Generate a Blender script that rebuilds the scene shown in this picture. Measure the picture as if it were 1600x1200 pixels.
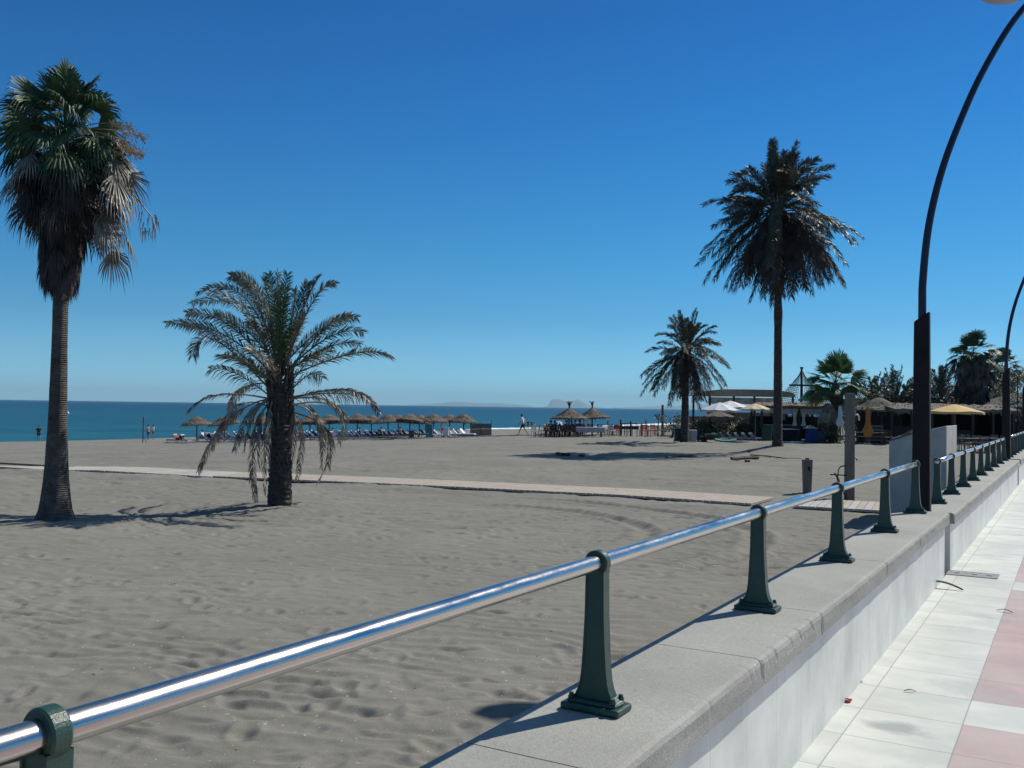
import bpy, math, random
import numpy as np
from mathutils import Vector, Matrix
R = math.radians
sc = bpy.context.scene
for o in list(bpy.data.objects): bpy.data.objects.remove(o)
COL = sc.collection

# ------------------------------------------------------------------ camera
F = 1500.0                                   # focal length in photo pixels (1600 wide)
cam_d = bpy.data.cameras.new('camera'); cam = bpy.data.objects.new('camera', cam_d); COL.objects.link(cam)
cam_d.sensor_width = 36; cam_d.lens = 36 * F / 1600; cam_d.clip_start = .1; cam_d.clip_end = 150000
CZ = 1.6
CM = Matrix.Rotation(R(90 + 1.36), 3, 'X') @ Matrix.Rotation(R(.82), 3, 'Z')
cam.matrix_world = Matrix.Translation((0, 0, CZ)) @ CM.to_4x4()
sc.camera = cam
sc.render.resolution_x = 1024; sc.render.resolution_y = 768

# ------------------------------------------------------------------ light
SE = R(46.0); SX, SY = .815, .58             # sun: elevation, horizontal direction towards it
SAZ = math.atan2(SX, SY)                     # clockwise from +Y
sun_d = bpy.data.lights.new('sun', 'SUN'); sun_d.energy = 4.7; sun_d.angle = R(.53); sun_d.color = (1, .965, .865)
sun = bpy.data.objects.new('sun', sun_d); COL.objects.link(sun)
sv = Vector((math.sin(SAZ) * math.cos(SE), math.cos(SAZ) * math.cos(SE), math.sin(SE)))
sun.rotation_euler = sv.to_track_quat('Z', 'Y').to_euler(); sun.location = (0, 0, 60)
w = bpy.data.worlds.new('World'); sc.world = w; w.use_nodes = True
nt = w.node_tree; bg = nt.nodes['Background']
sky = nt.nodes.new('ShaderNodeTexSky'); sky.sky_type = 'NISHITA'; sky.sun_disc = False
sky.sun_elevation = SE; sky.sun_rotation = SAZ; sky.altitude = 0; sky.air_density = 1.0; sky.dust_density = .15; sky.ozone_density = 4.0
tcw = nt.nodes.new('ShaderNodeTexCoord'); spw = nt.nodes.new('ShaderNodeSeparateXYZ'); nt.links.new(tcw.outputs['Generated'], spw.inputs[0])
rw = nt.nodes.new('ShaderNodeValToRGB'); nt.links.new(spw.outputs[2], rw.inputs[0])        # colour grade of the sky by height
TINT = [(0.0, (.55, 1.22, 2.02)), (.05, (.39, .90, 1.38)), (.09, (.26, .74, 1.11)), (.157, (.17, .71, 1.05)), (.28, (.10, .61, 1.03)), (.385, (.085, .53, .97)), (.52, (.40, .74, .95)), (.75, (.85, .95, .95))]
while len(rw.color_ramp.elements) < len(TINT): rw.color_ramp.elements.new(.5)
for e, (p_, c_) in zip(rw.color_ramp.elements, TINT): e.position = p_; e.color = (c_[0] / 2, c_[1] / 2, c_[2] / 2, 1)
mw = nt.nodes.new('ShaderNodeMix'); mw.data_type = 'RGBA'; mw.blend_type = 'MULTIPLY'; mw.inputs[0].default_value = 1
nt.links.new(sky.outputs[0], mw.inputs[6]); nt.links.new(rw.outputs[0], mw.inputs[7])
hs = nt.nodes.new('ShaderNodeHueSaturation'); hs.inputs['Value'].default_value = 2.0; nt.links.new(mw.outputs[2], hs.inputs['Color']); nt.links.new(hs.outputs[0], bg.inputs['Color'])
bg.inputs['Strength'].default_value = .088
sc.view_settings.view_transform = 'Standard'; sc.view_settings.look = 'None'; sc.view_settings.exposure = 0; sc.view_settings.gamma = 1

# ------------------------------------------------------------------ frames
TH = math.atan2(880, F); CT, ST = math.cos(TH), math.sin(TH)   # the promenade runs TH to the right of the view
def W(a, t, z=0): return Vector((a * CT + t * ST, -a * ST + t * CT, z))
def ray(px, py):
    return CM @ Vector(((px - 800) / F, -(py - 600) / F, -1))
def at(px, py, Y):
    d = ray(px, py); k = Y / d.y; return Vector((d.x * k, Y, CZ + d.z * k))
UZ = [(-200, -.4), (24, -.4), (40, -.9), (60, -1.85), (79, -2.45), (99, -2.9), (108, -3.42), (130, -5), (400, -9)]
def ground(X, Y):
    u = Y * ST - X * CT
    return np.interp(u, [p[0] for p in UZ], [p[1] for p in UZ]) + .10 * np.sin(X * .11 + 1) * np.sin(Y * .09 + .4) * np.clip((Y - 20) / 25, 0, 1)
def gp(px, Y):
    p = at(px, 640, Y)
    for _ in range(3):
        z = float(ground(p.x, p.y)); d = ray(px, 635 + (CZ - z) / Y * F); p = Vector((d.x / d.y * Y, Y, z))
    return p

# ------------------------------------------------------------------ materials
def newmat(name):
    m = bpy.data.materials.new(name); m.use_nodes = True
    return m, m.node_tree, m.node_tree.nodes['Principled BSDF']
def mat(name, c, rough=.7, var=.15, scale=8, bump=0, bscale=60, metal=0, c2=None, spec=.5, coords='Object', stretch=None, trans=0):
    m, t, b = newmat(name); L = t.links
    tc = t.nodes.new('ShaderNodeTexCoord'); src = tc.outputs[coords]
    if stretch:
        mp = t.nodes.new('ShaderNodeMapping'); mp.inputs['Scale'].default_value = stretch; L.new(src, mp.inputs[0]); src = mp.outputs[0]
    n = t.nodes.new('ShaderNodeTexNoise'); n.inputs['Scale'].default_value = scale; n.inputs['Detail'].default_value = 6; n.inputs['Roughness'].default_value = .65
    L.new(src, n.inputs['Vector'])
    cr = t.nodes.new('ShaderNodeValToRGB'); cr.color_ramp.elements[0].position = .3; cr.color_ramp.elements[1].position = .7
    cA = [x * (1 - var) for x in c]; cB = [min(1, x * (1 + var)) for x in (c2 or c)]
    cr.color_ramp.elements[0].color = (*cA, 1); cr.color_ramp.elements[1].color = (*cB, 1)
    L.new(n.outputs['Fac'], cr.inputs[0]); L.new(cr.outputs[0], b.inputs['Base Color'])
    b.inputs['Roughness'].default_value = rough; b.inputs['Metallic'].default_value = metal; b.inputs['Specular IOR Level'].default_value = spec
    if bump:
        n2 = t.nodes.new('ShaderNodeTexNoise'); n2.inputs['Scale'].default_value = bscale; n2.inputs['Detail'].default_value = 5
        L.new(src, n2.inputs['Vector']); bp = t.nodes.new('ShaderNodeBump'); bp.inputs['Strength'].default_value = bump; bp.inputs['Distance'].default_value = .02
        L.new(n2.outputs['Fac'], bp.inputs['Height']); L.new(bp.outputs[0], b.inputs['Normal'])
    if trans:
        tr = t.nodes.new('ShaderNodeBsdfTranslucent'); L.new(cr.outputs[0], tr.inputs[0]); mx = t.nodes.new('ShaderNodeMixShader')
        mx.inputs[0].default_value = trans; L.new(b.outputs[0], mx.inputs[1]); L.new(tr.outputs[0], mx.inputs[2])
        L.new(mx.outputs[0], t.nodes['Material Output'].inputs[0])
    return m
M = dict(
    green=mat('green_paint', (.022, .060, .045), .38, .25, 25, .15, 300),
    darkpole=mat('dark_pole_paint', (.010, .008, .010), .6, .3, 6, .1, 80, c2=(.013, .010, .011), spec=.25),
    bluepole=mat('blue_pole_paint', (.009, .013, .034), .5, .2, 6),
    wood=mat('weathered_wood', (.16, .135, .115), .85, .3, 5, .5, 30, stretch=(6, 6, .6)),
    darkwood=mat('dark_wood', (.05, .035, .028), .8, .35, 6, .4, 30),
    thatch=mat('straw_thatch', (.15, .115, .088), .95, .45, 9, .9, 45, stretch=(1, 1, .4)),
    thatch2=mat('grey_thatch', (.15, .13, .105), .95, .45, 9, .9, 45),
    canopy=mat('tan_canopy', (.24, .195, .15), .9, .25, 3, .4, 20),
    white=mat('white_fabric', (.62, .63, .62), .8, .08, 3, .2, 12),
    beige=mat('beige_fabric', (.62, .5, .33), .85, .12, 3, .2, 12),
    yellow=mat('yellow_fabric', (.62, .42, .17), .85, .12, 3, .2, 12),
    orange=mat('orange_fabric', (.42, .17, .045), .85, .2, 4, .3, 12),
    brownfab=mat('brown_fabric', (.12, .085, .06), .9, .2, 4, .2, 12),
    bluefab=mat('blue_fabric', (.012, .028, .10), .8, .25, 6),
    bluetarp=mat('blue_tarp', (.01, .03, .16), .6, .3, 6, .4, 12),
    plaswhite=mat('white_plastic', (.6, .6, .6), .45, .06, 5),
    red=mat('red_plastic', (.5, .03, .025), .5, .2, 5),
    greenbin=mat('green_plastic', (.012, .05, .035), .5, .25, 6),
    teal=mat('teal_plastic', (.03, .22, .19), .5, .2, 6),
    greybin=mat('grey_plastic', (.28, .3, .36), .5, .12, 6),
    render=mat('white_render', (.40, .385, .35), .9, .12, 2.5, .35, 60, c2=(.47, .45, .41)),
    tanwall=mat('tan_wall', (.3, .22, .16), .9, .15, 3, .2, 20),
    black=mat('dark_interior', (.018, .016, .018), .9, .4, 3),  # near black, also stands in for the shade inside the bars
    skin=mat('skin', (.42, .24, .16), .6, .08, 20),
    hair=mat('hair', (.02, .015, .012), .7, .2, 40),
    navy=mat('navy_cloth', (.02, .025, .05), .85, .2, 20),
    greycloth=mat('grey_cloth', (.12, .12, .13), .85, .2, 20),
    redcloth=mat('red_cloth', (.3, .04, .03), .85, .2, 20),
    whitecloth=mat('white_cloth', (.75, .76, .78), .85, .05, 20),
    rope=mat('rope', (.04, .04, .045), .9, .2, 20),
    metalgrey=mat('grey_metal', (.25, .26, .28), .4, .15, 10, metal=.7),
    palmleaf=mat('palm_leaf', (.034, .042, .024), .5, .4, 1.6, c2=(.085, .085, .058), trans=.1, spec=.4),
    palmnear=mat('olive_palm_leaf', (.055, .058, .034), .5, .4, 2.4, c2=(.17, .155, .10), trans=.12),
    palmgreen=mat('fresh_palm_leaf', (.018, .045, .02), .55, .35, 1.6, c2=(.05, .1, .04), trans=.12),
    palmdry=mat('dry_palm_leaf', (.10, .082, .064), .5, .5, 3.2, c2=(.27, .235, .19), trans=.08),
    palmdark=mat('dead_palm_leaf', (.038, .030, .027), .75, .45, 2.2, c2=(.075, .06, .052), spec=.3),
    flower=mat('dry_flower', (.48, .34, .22), .9, .2, 6),
    palmbright=mat('bright_palm_leaf', (.03, .075, .03), .55, .35, 1.6, c2=(.085, .16, .055), trans=.15),
    bush=mat('bush_leaf', (.02, .034, .014), .6, .45, 1.2, c2=(.06, .10, .038), trans=.14),
    bushgrey=mat('grey_bush_leaf', (.05, .055, .04), .7, .4, 1.2, c2=(.11, .11, .08)),
)
def trunkmat(name, c, c2, ring, strength):
    m = mat(name, c, .9, .3, 5, 0, c2=c2); t = m.node_tree; L = t.links; b = t.nodes['Principled BSDF']
    tc = t.nodes.new('ShaderNodeTexCoord'); wv = t.nodes.new('ShaderNodeTexWave'); wv.wave_type = 'BANDS'; wv.bands_direction = 'Z'
    wv.inputs['Scale'].default_value = ring; wv.inputs['Distortion'].default_value = 3; wv.inputs['Detail'].default_value = 3; wv.inputs['Detail Scale'].default_value = 2
    n = t.nodes.new('ShaderNodeTexNoise'); n.inputs['Scale'].default_value = 22; n.inputs['Detail'].default_value = 6
    L.new(tc.outputs['Object'], wv.inputs[0]); L.new(tc.outputs['Object'], n.inputs[0])
    ad = t.nodes.new('ShaderNodeMath'); ad.operation = 'ADD'; L.new(wv.outputs['Fac'], ad.inputs[0]); L.new(n.outputs['Fac'], ad.inputs[1])
    bp = t.nodes.new('ShaderNodeBump'); bp.inputs['Strength'].default_value = strength; bp.inputs['Distance'].default_value = .04
    L.new(ad.outputs[0], bp.inputs['Height']); L.new(bp.outputs[0], b.inputs['Normal'])
    return m
M['trunk'] = trunkmat('fan_palm_bark', (.05, .043, .038), (.115, .10, .088), 9, .6)
M['trunkd'] = trunkmat('date_palm_bark', (.036, .028, .024), (.085, .068, .055), 3.5, 1.0)

# ------------------------------------------------------------------ mesh helpers
class MB:
    def __init__(s): s.v = []; s.f = []; s.m = []
    def add(s, vs, fs, mi=0):
        o = len(s.v); s.v += [tuple(p) for p in vs]; s.f += [tuple(i + o for i in f) for f in fs]; s.m += [mi] * len(fs)
        return s
    def box(s, c, d, rz=0, mi=0, top=None):
        x, y, z = d[0] / 2, d[1] / 2, d[2] / 2; tx, ty = (x, y) if top is None else (top[0] / 2, top[1] / 2)
        P = [(-x, -y, -z), (x, -y, -z), (x, y, -z), (-x, y, -z), (-tx, -ty, z), (tx, -ty, z), (tx, ty, z), (-tx, ty, z)]
        c_, s_ = math.cos(rz), math.sin(rz)
        P = [(c[0] + p[0] * c_ - p[1] * s_, c[1] + p[0] * s_ + p[1] * c_, c[2] + p[2]) for p in P]
        return s.add(P, [(0, 3, 2, 1), (4, 5, 6, 7), (0, 1, 5, 4), (1, 2, 6, 5), (2, 3, 7, 6), (3, 0, 4, 7)], mi)
    def tube(s, pts, rad, n=8, mi=0, cap=True, flat=1.0):
        pts = [Vector(p) for p in pts]; rs = rad if isinstance(rad, (list, tuple)) else [rad] * len(pts)
        vs = []; prev = None
        for i, p in enumerate(pts):
            T = (pts[min(i + 1, len(pts) - 1)] - pts[max(i - 1, 0)]).normalized()
            if prev is None:
                a = Vector((1, 0, 0)) if abs(T.x) < .9 else Vector((0, 1, 0)); A = (a - T * a.dot(T)).normalized()
            else: A = (prev - T * prev.dot(T)).normalized()
            prev = A; B = T.cross(A)
            for k in range(n):
                q = 2 * math.pi * k / n; vs.append(p + (A * math.cos(q) + B * math.sin(q) * flat) * rs[i])
        fs = [(i * n + k, i * n + (k + 1) % n, (i + 1) * n + (k + 1) % n, (i + 1) * n + k) for i in range(len(pts) - 1) for k in range(n)]
        if cap: fs += [tuple(range(n))[::-1], tuple((len(pts) - 1) * n + k for k in range(n))]
        return s.add(vs, fs, mi)
    def lathe(s, prof, c=(0, 0, 0), n=16, mi=0, jit=0, rnd=None):
        vs = []
        for r, z in prof:
            for k in range(n):
                q = 2 * math.pi * k / n; rr = r * (1 + (rnd.uniform(-jit, jit) if jit else 0)); vs.append((c[0] + rr * math.cos(q), c[1] + rr * math.sin(q), c[2] + z + (rnd.uniform(-jit, jit) * .4 if jit else 0)))
        fs = [(i * n + k, i * n + (k + 1) % n, (i + 1) * n + (k + 1) % n, (i + 1) * n + k) for i in range(len(prof) - 1) for k in range(n)]
        return s.add(vs, fs, mi)
    def prism(s, poly, y0, y1, mi=0):        # polygon in x-z extruded along y
        n = len(poly); vs = [(x, y0, z) for x, z in poly] + [(x, y1, z) for x, z in poly]
        fs = [tuple(range(n)), tuple(range(n, 2 * n))[::-1]] + [(i, i + n, (i + 1) % n + n, (i + 1) % n) for i in range(n)]
        return s.add(vs, fs, mi)
    def build(s, name, mats, parent=None, smooth=False, bevel=0, loc=None, rz=0, bseg=2):
        me = bpy.data.meshes.new(name); me.from_pydata(s.v, [], s.f)
        for m in (mats if isinstance(mats, (list, tuple)) else [mats]): me.materials.append(m)
        if any(s.m): me.polygons.foreach_set('material_index', s.m)
        if smooth: me.polygons.foreach_set('use_smooth', [True] * len(me.polygons))
        me.update(); o = bpy.data.objects.new(name, me); COL.objects.link(o)
        if parent: o.parent = parent
        if loc is not None: o.location = loc
        if rz: o.rotation_euler.z = rz
        if bevel:
            b = o.modifiers.new('bevel', 'BEVEL'); b.width = bevel; b.segments = bseg; b.limit_method = 'ANGLE'; b.angle_limit = R(40)
        return o
def tag(o, label=None, cat=None, group=None, kind=None):
    if label: o['label'] = label
    if cat: o['category'] = cat
    if group: o['group'] = group
    if kind: o['kind'] = kind
    return o
def thing(name, label, cat, loc, rz=0, group=None):
    o = bpy.data.objects.new(name, None); COL.objects.link(o); o.location = loc; o.rotation_euler.z = rz; o.empty_display_size = .1
    return tag(o, label, cat, group)
def children(o): return [c for c in bpy.data.objects if c.parent == o]
def dup(o, loc=None, rz=None, label=None, scale=None, parent=None, kids=None):
    c = o.copy(); COL.objects.link(c)
    if parent: c.parent = parent
    for ch in children(o):
        if ch is not c: dup(ch, parent=c)
    if loc is not None: c.location = loc
    if rz is not None: c.rotation_euler.z = rz
    if scale is not None: c.scale = (scale,) * 3
    if label: c['label'] = label
    return c
ORD = ['first', 'second', 'third', 'fourth', 'fifth', 'sixth', 'seventh', 'eighth', 'ninth', 'tenth', 'eleventh', 'twelfth', 'thirteenth', 'fourteenth', 'fifteenth', 'sixteenth', 'seventeenth']
# ------------------------------------------------------------------ the beach
rng = np.random.default_rng(4)
def vnoise(x, y, seed):
    r = np.random.default_rng(seed); G = r.random((256, 256)).astype(np.float32)
    xi = np.floor(x).astype(int); yi = np.floor(y).astype(int); fx = x - xi; fy = y - yi
    fx = fx * fx * (3 - 2 * fx); fy = fy * fy * (3 - 2 * fy)
    g = lambda a, b: G[a & 255, b & 255]
    return (g(xi, yi) * (1 - fx) + g(xi + 1, yi) * fx) * (1 - fy) + (g(xi, yi + 1) * (1 - fx) + g(xi + 1, yi + 1) * fx) * fy - .5
BW_FAR = [(-60, 50.6), (-40, 41.8), (-16.6, 31.5), (-7.25, 27.1), (-1.75, 25.2), (3.2, 23.2), (5.9, 21.6), (8.4, 20.4)]
def micro(x, y):
    d = np.hypot(x, y); h = np.zeros_like(x)
    h += .05 * vnoise(x * .35, y * .35, 1) + .012 * vnoise(x * 1.6, y * 2.0, 2)
    wx = x + .9 * vnoise(x * .7, y * .7, 3)
    wy = y * 1.0 + .16 * x + .55 * vnoise(x * 1.1, y * 1.1, 4)
    amp = np.clip(vnoise(x * .35, y * .45, 6) * 2.2 + .62, .12, 1.0)
    wv = vnoise(wx * 2.0, wy * 6.5, 7) + .55 * vnoise(wx * 4.0, wy * 13, 8)
    near = np.exp(-((y * .506 - x * .8625) / 5.5) ** 2) * .75 + .25
    h += .010 * near * amp * wv
    h += .008 * near * amp * vnoise(wx * 2.6 + .8 * wy, wy * 3.4 + 9, 10)
    h += .006 * vnoise(x * 14, y * 22, 9)
    dense = np.clip(vnoise(x * .22, y * .3, 11) * 2 + .75, .25, 1)
    pm = np.clip(vnoise(x * .6 + 5, y * .8, 17) * 3 + .7, 0, 1); cr = np.sin((wy + .30 * x + .12 * vnoise(x * 2.2, y * 2.2, 18)) * 2 * np.pi / .23 + 5 * vnoise(x * .8, y * .8, 19))
    h += .0095 * near * pm * (cr + .3 * cr * cr)
    h -= .055 * dense * np.clip(vnoise(wx * 2.7, wy * 5.6 + 3, 12) - .17, 0, 1)
    h -= .11 * dense * np.clip(vnoise(wx * 5.1 + 7, wy * 9.5, 13) - .19, 0, 1)
    h += .07 * dense * np.clip(vnoise(wx * 3.3 + 17, wy * 6.5, 14) - .2, 0, 1)
    far = np.clip((d - 14) / 14, 0, 1); h += far * (.05 * vnoise(x * .9, y * 1.5, 15) - .16 * np.clip(vnoise(x * 1.3, y * 2.2, 16) - .17, 0, 1))
    # footprints: jittered cells
    for cs, seed, p, L_, W_, dp in ((.55, 21, .5, .11, .055, .020), (.38, 22, .45, .085, .04, .015), (1.5, 23, .22, .22, .12, .014)):
        cx = np.floor(x / cs).astype(int); cy = np.floor(y / cs).astype(int)
        r = np.random.default_rng(seed); J = r.random((5, 128, 128)).astype(np.float32)
        for dx in (-1, 0, 1):
            for dy in (-1, 0, 1):
                a = (cx + dx) & 127; b = (cy + dy) & 127
                px = (cx + dx + J[0][a, b]) * cs; py = (cy + dy + J[1][a, b]) * cs; an = J[2][a, b] * 6.28
                ux = x - px; uy = y - py; q = (ux * np.cos(an) + uy * np.sin(an)) / L_; s = (-ux * np.sin(an) + uy * np.cos(an)) / W_
                rr = q * q + s * s; on = (J[3][a, b] < p)
                h += on * dp * (.4 + J[4][a, b]) * (-np.exp(-rr * 1.2) + .45 * np.exp(-(np.sqrt(rr) - 1.75) ** 2 * 3.5))
    # wheel tracks turning near the wall
    for cx, cy, r0, a0, a1 in ((-1.2, 16.0, 5.4, -1.0, 1.3), (-1.2, 16.0, 3.7, -.5, 1.5), (-2.5, 12.5, 11.5, .75, 1.9)):
        rr = np.hypot(x - cx, y - cy); an = np.arctan2(y - cy, x - cx)
        mk = np.clip((an - a0) * 4, 0, 1) * np.clip((a1 - an) * 4, 0, 1)
        e = rr - r0 + .15 * vnoise(x * .9, y * .9, 31)
        h += mk * .05 * (np.exp(-(e / .10) ** 2) - .9 * np.exp(-((e + .24) / .13) ** 2) + .6 * np.exp(-((e + .5) / .10) ** 2)) * (1 + .18 * np.sin(an * r0 * 26)) * .8
    # low ridge of blown sand along the near side of the boardwalk
    bx = np.array([p[0] for p in BW_FAR]); by = np.array([p[1] for p in BW_FAR]); e = y - (np.interp(x, bx, by) - 2.9)
    h += .07 * np.exp(-(e / .55) ** 2) * (vnoise(x * .8, y * 1.2, 40) + .5)
    # arcs carved beside the date palm in place of drooping fronds' shadows
    for k in range(5):
        cx, cy, r0 = -6.1, 19.1, 1.75 + .16 * k; rr = np.hypot((x - cx), (y - cy) * 1.0); an = np.arctan2(y - cy, x - cx)
        h -= .03 * np.exp(-((rr - r0) / .05) ** 2) * (an < -.2) * (an > -1.5)
    # heaped sand about the trunks
    for cx, cy, rr_, hh in ((-7.55, 15.8, 1.1, .06), (-4.4, 18.2, 1.3, .12), (13.2, 48.0, 2.2, .35)):
        h += hh * np.exp(-((x - cx) ** 2 + (y - cy) ** 2) / rr_ ** 2)
    # churned sand in front of the beach bars
    m2 = np.exp(-((y - 54) / 9) ** 2) * np.clip((x - 0) / 8, 0, 1)
    h += m2 * (.22 * vnoise(x * .45, y * .6, 50) + .1 * vnoise(x * 1.3, y * 1.6, 51))
    return h * np.clip((220 - d) / 200, 0, 1)
angs = np.concatenate([np.arange(-78, -31, 1.5), np.arange(-31, 31.01, .135), np.arange(32.5, 79, 1.5)])
rs = [1.3]
while rs[-1] < 60: rs.append(rs[-1] * 1.0035)
while rs[-1] < 520: rs.append(rs[-1] * 1.011)
rs = np.array(rs); A_, R_ = np.meshgrid(np.radians(angs), rs); X_ = R_ * np.sin(A_); Y_ = R_ * np.cos(A_)
Z_ = ground(X_, Y_) + micro(X_, Y_)
nr, na = X_.shape; co = np.stack([X_, Y_, Z_], -1).reshape(-1, 3).astype(np.float32)
me = bpy.data.meshes.new('sand'); me.vertices.add(len(co)); me.vertices.foreach_set('co', co.ravel())
i0 = (np.arange(nr - 1)[:, None] * na + np.arange(na - 1)[None, :]).ravel()
quad = np.stack([i0, i0 + 1, i0 + 1 + na, i0 + na], -1)[:, ::-1].astype(np.int32)
me.loops.add(quad.size); me.loops.foreach_set('vertex_index', quad.ravel()); me.polygons.add(len(quad))
me.polygons.foreach_set('loop_start', np.arange(0, quad.size, 4, dtype=np.int32)); me.update(calc_edges=True)
me.polygons.foreach_set('use_smooth', np.ones(len(quad), bool))
sand = bpy.data.objects.new('sand', me); COL.objects.link(sand); tag(sand, 'grey brown beach sand with ripples and footprints', None, kind='structure')
m, t, b = newmat('sand'); L = t.links; tc = t.nodes.new('ShaderNodeTexCoord')
def noise(sc_, det=5, src=None, r_=.6):
    n = t.nodes.new('ShaderNodeTexNoise'); n.inputs['Scale'].default_value = sc_; n.inputs['Detail'].default_value = det; n.inputs['Roughness'].default_value = r_
    L.new(src or tc.outputs['Object'], n.inputs['Vector']); return n.outputs['Fac']
def ramp(fac, a, b_, c0, c1):
    r = t.nodes.new('ShaderNodeValToRGB'); r.color_ramp.elements[0].position = a; r.color_ramp.elements[1].position = b_
    r.color_ramp.elements[0].color = (*c0, 1); r.color_ramp.elements[1].color = (*c1, 1); L.new(fac, r.inputs[0]); return r.outputs[0]
def mix(fac, a, b_, mode='MIX'):
    x = t.nodes.new('ShaderNodeMix'); x.data_type = 'RGBA'; x.blend_type = mode
    for s, v in ((0, fac), (6, a), (7, b_)):
        if hasattr(v, 'links'): L.new(v, x.inputs[s])
        else: x.inputs[s].default_value = v
    return x.outputs[2]
base = ramp(noise(.25, 6), .35, .65, (.200, .189, .163), (.238, .226, .198))
grain = ramp(noise(90, 3), .3, .7, (.82, .82, .82), (1.12, 1.12, 1.12))
c = mix(1.0, base, grain, 'MULTIPLY')
spk = ramp(noise(38, 0),   .825, .84, (0, 0, 0), (.7, .7, .7)); c = mix(spk, c, (.6, .58, .55, 1))
drk = ramp(noise(17, 1), .765, .79, (0, 0, 0), (1, 1, 1)); c = mix(drk, c, (.07, .06, .05, 1))
mp = t.nodes.new('ShaderNodeMapping'); mp.inputs['Scale'].default_value = (1.2, 4, 1); L.new(tc.outputs['Object'], mp.inputs[0])
c = mix(1.0, c, ramp(noise(1.5, 6, mp.outputs[0]), .38, .62, (.93, .93, .93), (1.05, 1.05, 1.05)), 'MULTIPLY')
L.new(c, b.inputs['Base Color']); b.inputs['Roughness'].default_value = .95; b.inputs['Specular IOR Level'].default_value = .15
bp = t.nodes.new('ShaderNodeBump'); bp.inputs['Strength'].default_value = .35; bp.inputs['Distance'].default_value = .012
L.new(noise(70, 6, r_=.75), bp.inputs['Height']); L.new(bp.outputs[0], b.inputs['Normal'])
me.materials.append(m); SANDMAT = m
# land inland of the beach, far along the coast
p = [W(-80, 300), W(1500, 300), W(1500, 7000), W(-80, 7000)]
land = MB().add([(q.x, q.y, -.75) for q in p], [(0, 1, 2, 3)]).build('terrain', SANDMAT); tag(land, 'flat land behind the beach', kind='structure')
p = [W(2.0, -40), W(300, -40), W(300, 320), W(2.0, 320)]
land2 = MB().add([(q.x, q.y, -.2) for q in p], [(0, 1, 2, 3)]).build('ground', SANDMAT); tag(land2, 'ground behind the promenade', kind='structure')

# ------------------------------------------------------------------ sea
m, t, b = newmat('sea_water'); L = t.links; tc = t.nodes.new('ShaderNodeTexCoord')
cd = t.nodes.new('ShaderNodeVectorMath'); cd.operation = 'LENGTH'; L.new(tc.outputs['Object'], cd.inputs[0])
mp = t.nodes.new('ShaderNodeMapping'); mp.inputs['Scale'].default_value = (.35, 1, 1); mp.inputs['Rotation'].default_value = (0, 0, R(-20)); L.new(tc.outputs['Object'], mp.inputs[0])
mr = t.nodes.new('ShaderNodeMapRange'); mr.inputs[1].default_value = 110; mr.inputs[2].default_value = 900; L.new(cd.outputs['Value'], mr.inputs[0])
deep = ramp(noise(.03, 7, mp.outputs[0], .72), .38, .62, (.003, .032, .066), (.008, .068, .110))
shal = ramp(noise(.12, 7, mp.outputs[0], .72), .38, .62, (.006, .062, .092), (.016, .125, .155))
c = mix(mr.outputs[0], shal, deep)
cap = ramp(noise(.22, 5, mp.outputs[0], .7), .70, .735, (0, 0, 0), (1, 1, 1)); c = mix(cap, c, (.35, .45, .5, 1))
L.new(c, b.inputs['Base Color']); b.inputs['Roughness'].default_value = .35; b.inputs['IOR'].default_value = 1.33; b.inputs['Specular IOR Level'].default_value = .28
bp = t.nodes.new('ShaderNodeBump'); bp.inputs['Strength'].default_value = 1.0; bp.inputs['Distance'].default_value = .6
L.new(noise(.5, 6, mp.outputs[0], .65), bp.inputs['Height']); L.new(bp.outputs[0], b.inputs['Normal'])
S = 46000
sea = MB().add([(-S, -S, -3.3), (S, -S, -3.3), (S, S, -3.3), (-S, S, -3.3)], [(0, 1, 2, 3)]).build('sea', m); tag(sea, 'deep blue sea reaching to the horizon', kind='structure')
# surf line: lumpy foam ribbons along the waterline
rnd = random.Random(8)
foam = mat('surf_foam', (.75, .78, .8), .9, .08, 4)
def surf(u0, t0, t1, wdt, name='surf'):
    mb = MB(); n = int((t1 - t0) / 1.6); vs = []
    for i in range(n + 1):
        tt = t0 + (t1 - t0) * i / n; k = min(1, 6 * min(i, n - i) / n + .1); c_ = u0 + 2.2 * math.sin(tt * .021) + 1.0 * math.sin(tt * .09); ww = wdt * k * (.55 + .9 * rnd.random())
        for q, hz in ((-.5, .0), (-.2, .14), (.15, .26), (.5, .0)):
            p_ = W(-(c_ + ww * q), tt); vs.append((p_.x, p_.y, -3.3 + hz * k * (.7 + .5 * rnd.random()) + .01))
    fs = [(i * 4 + k, i * 4 + k + 1, i * 4 + 5 + k, i * 4 + 4 + k) for i in range(n) for k in range(3)]
    o = mb.add(vs, fs).build(name, foam, smooth=True); return tag(o, 'white line of breaking surf at the waterline', kind='structure')
surf(110, 168, 208, 1.5); surf(110.5, 226, 560, 1.9); surf(114, 240, 330, 1.0)

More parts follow.
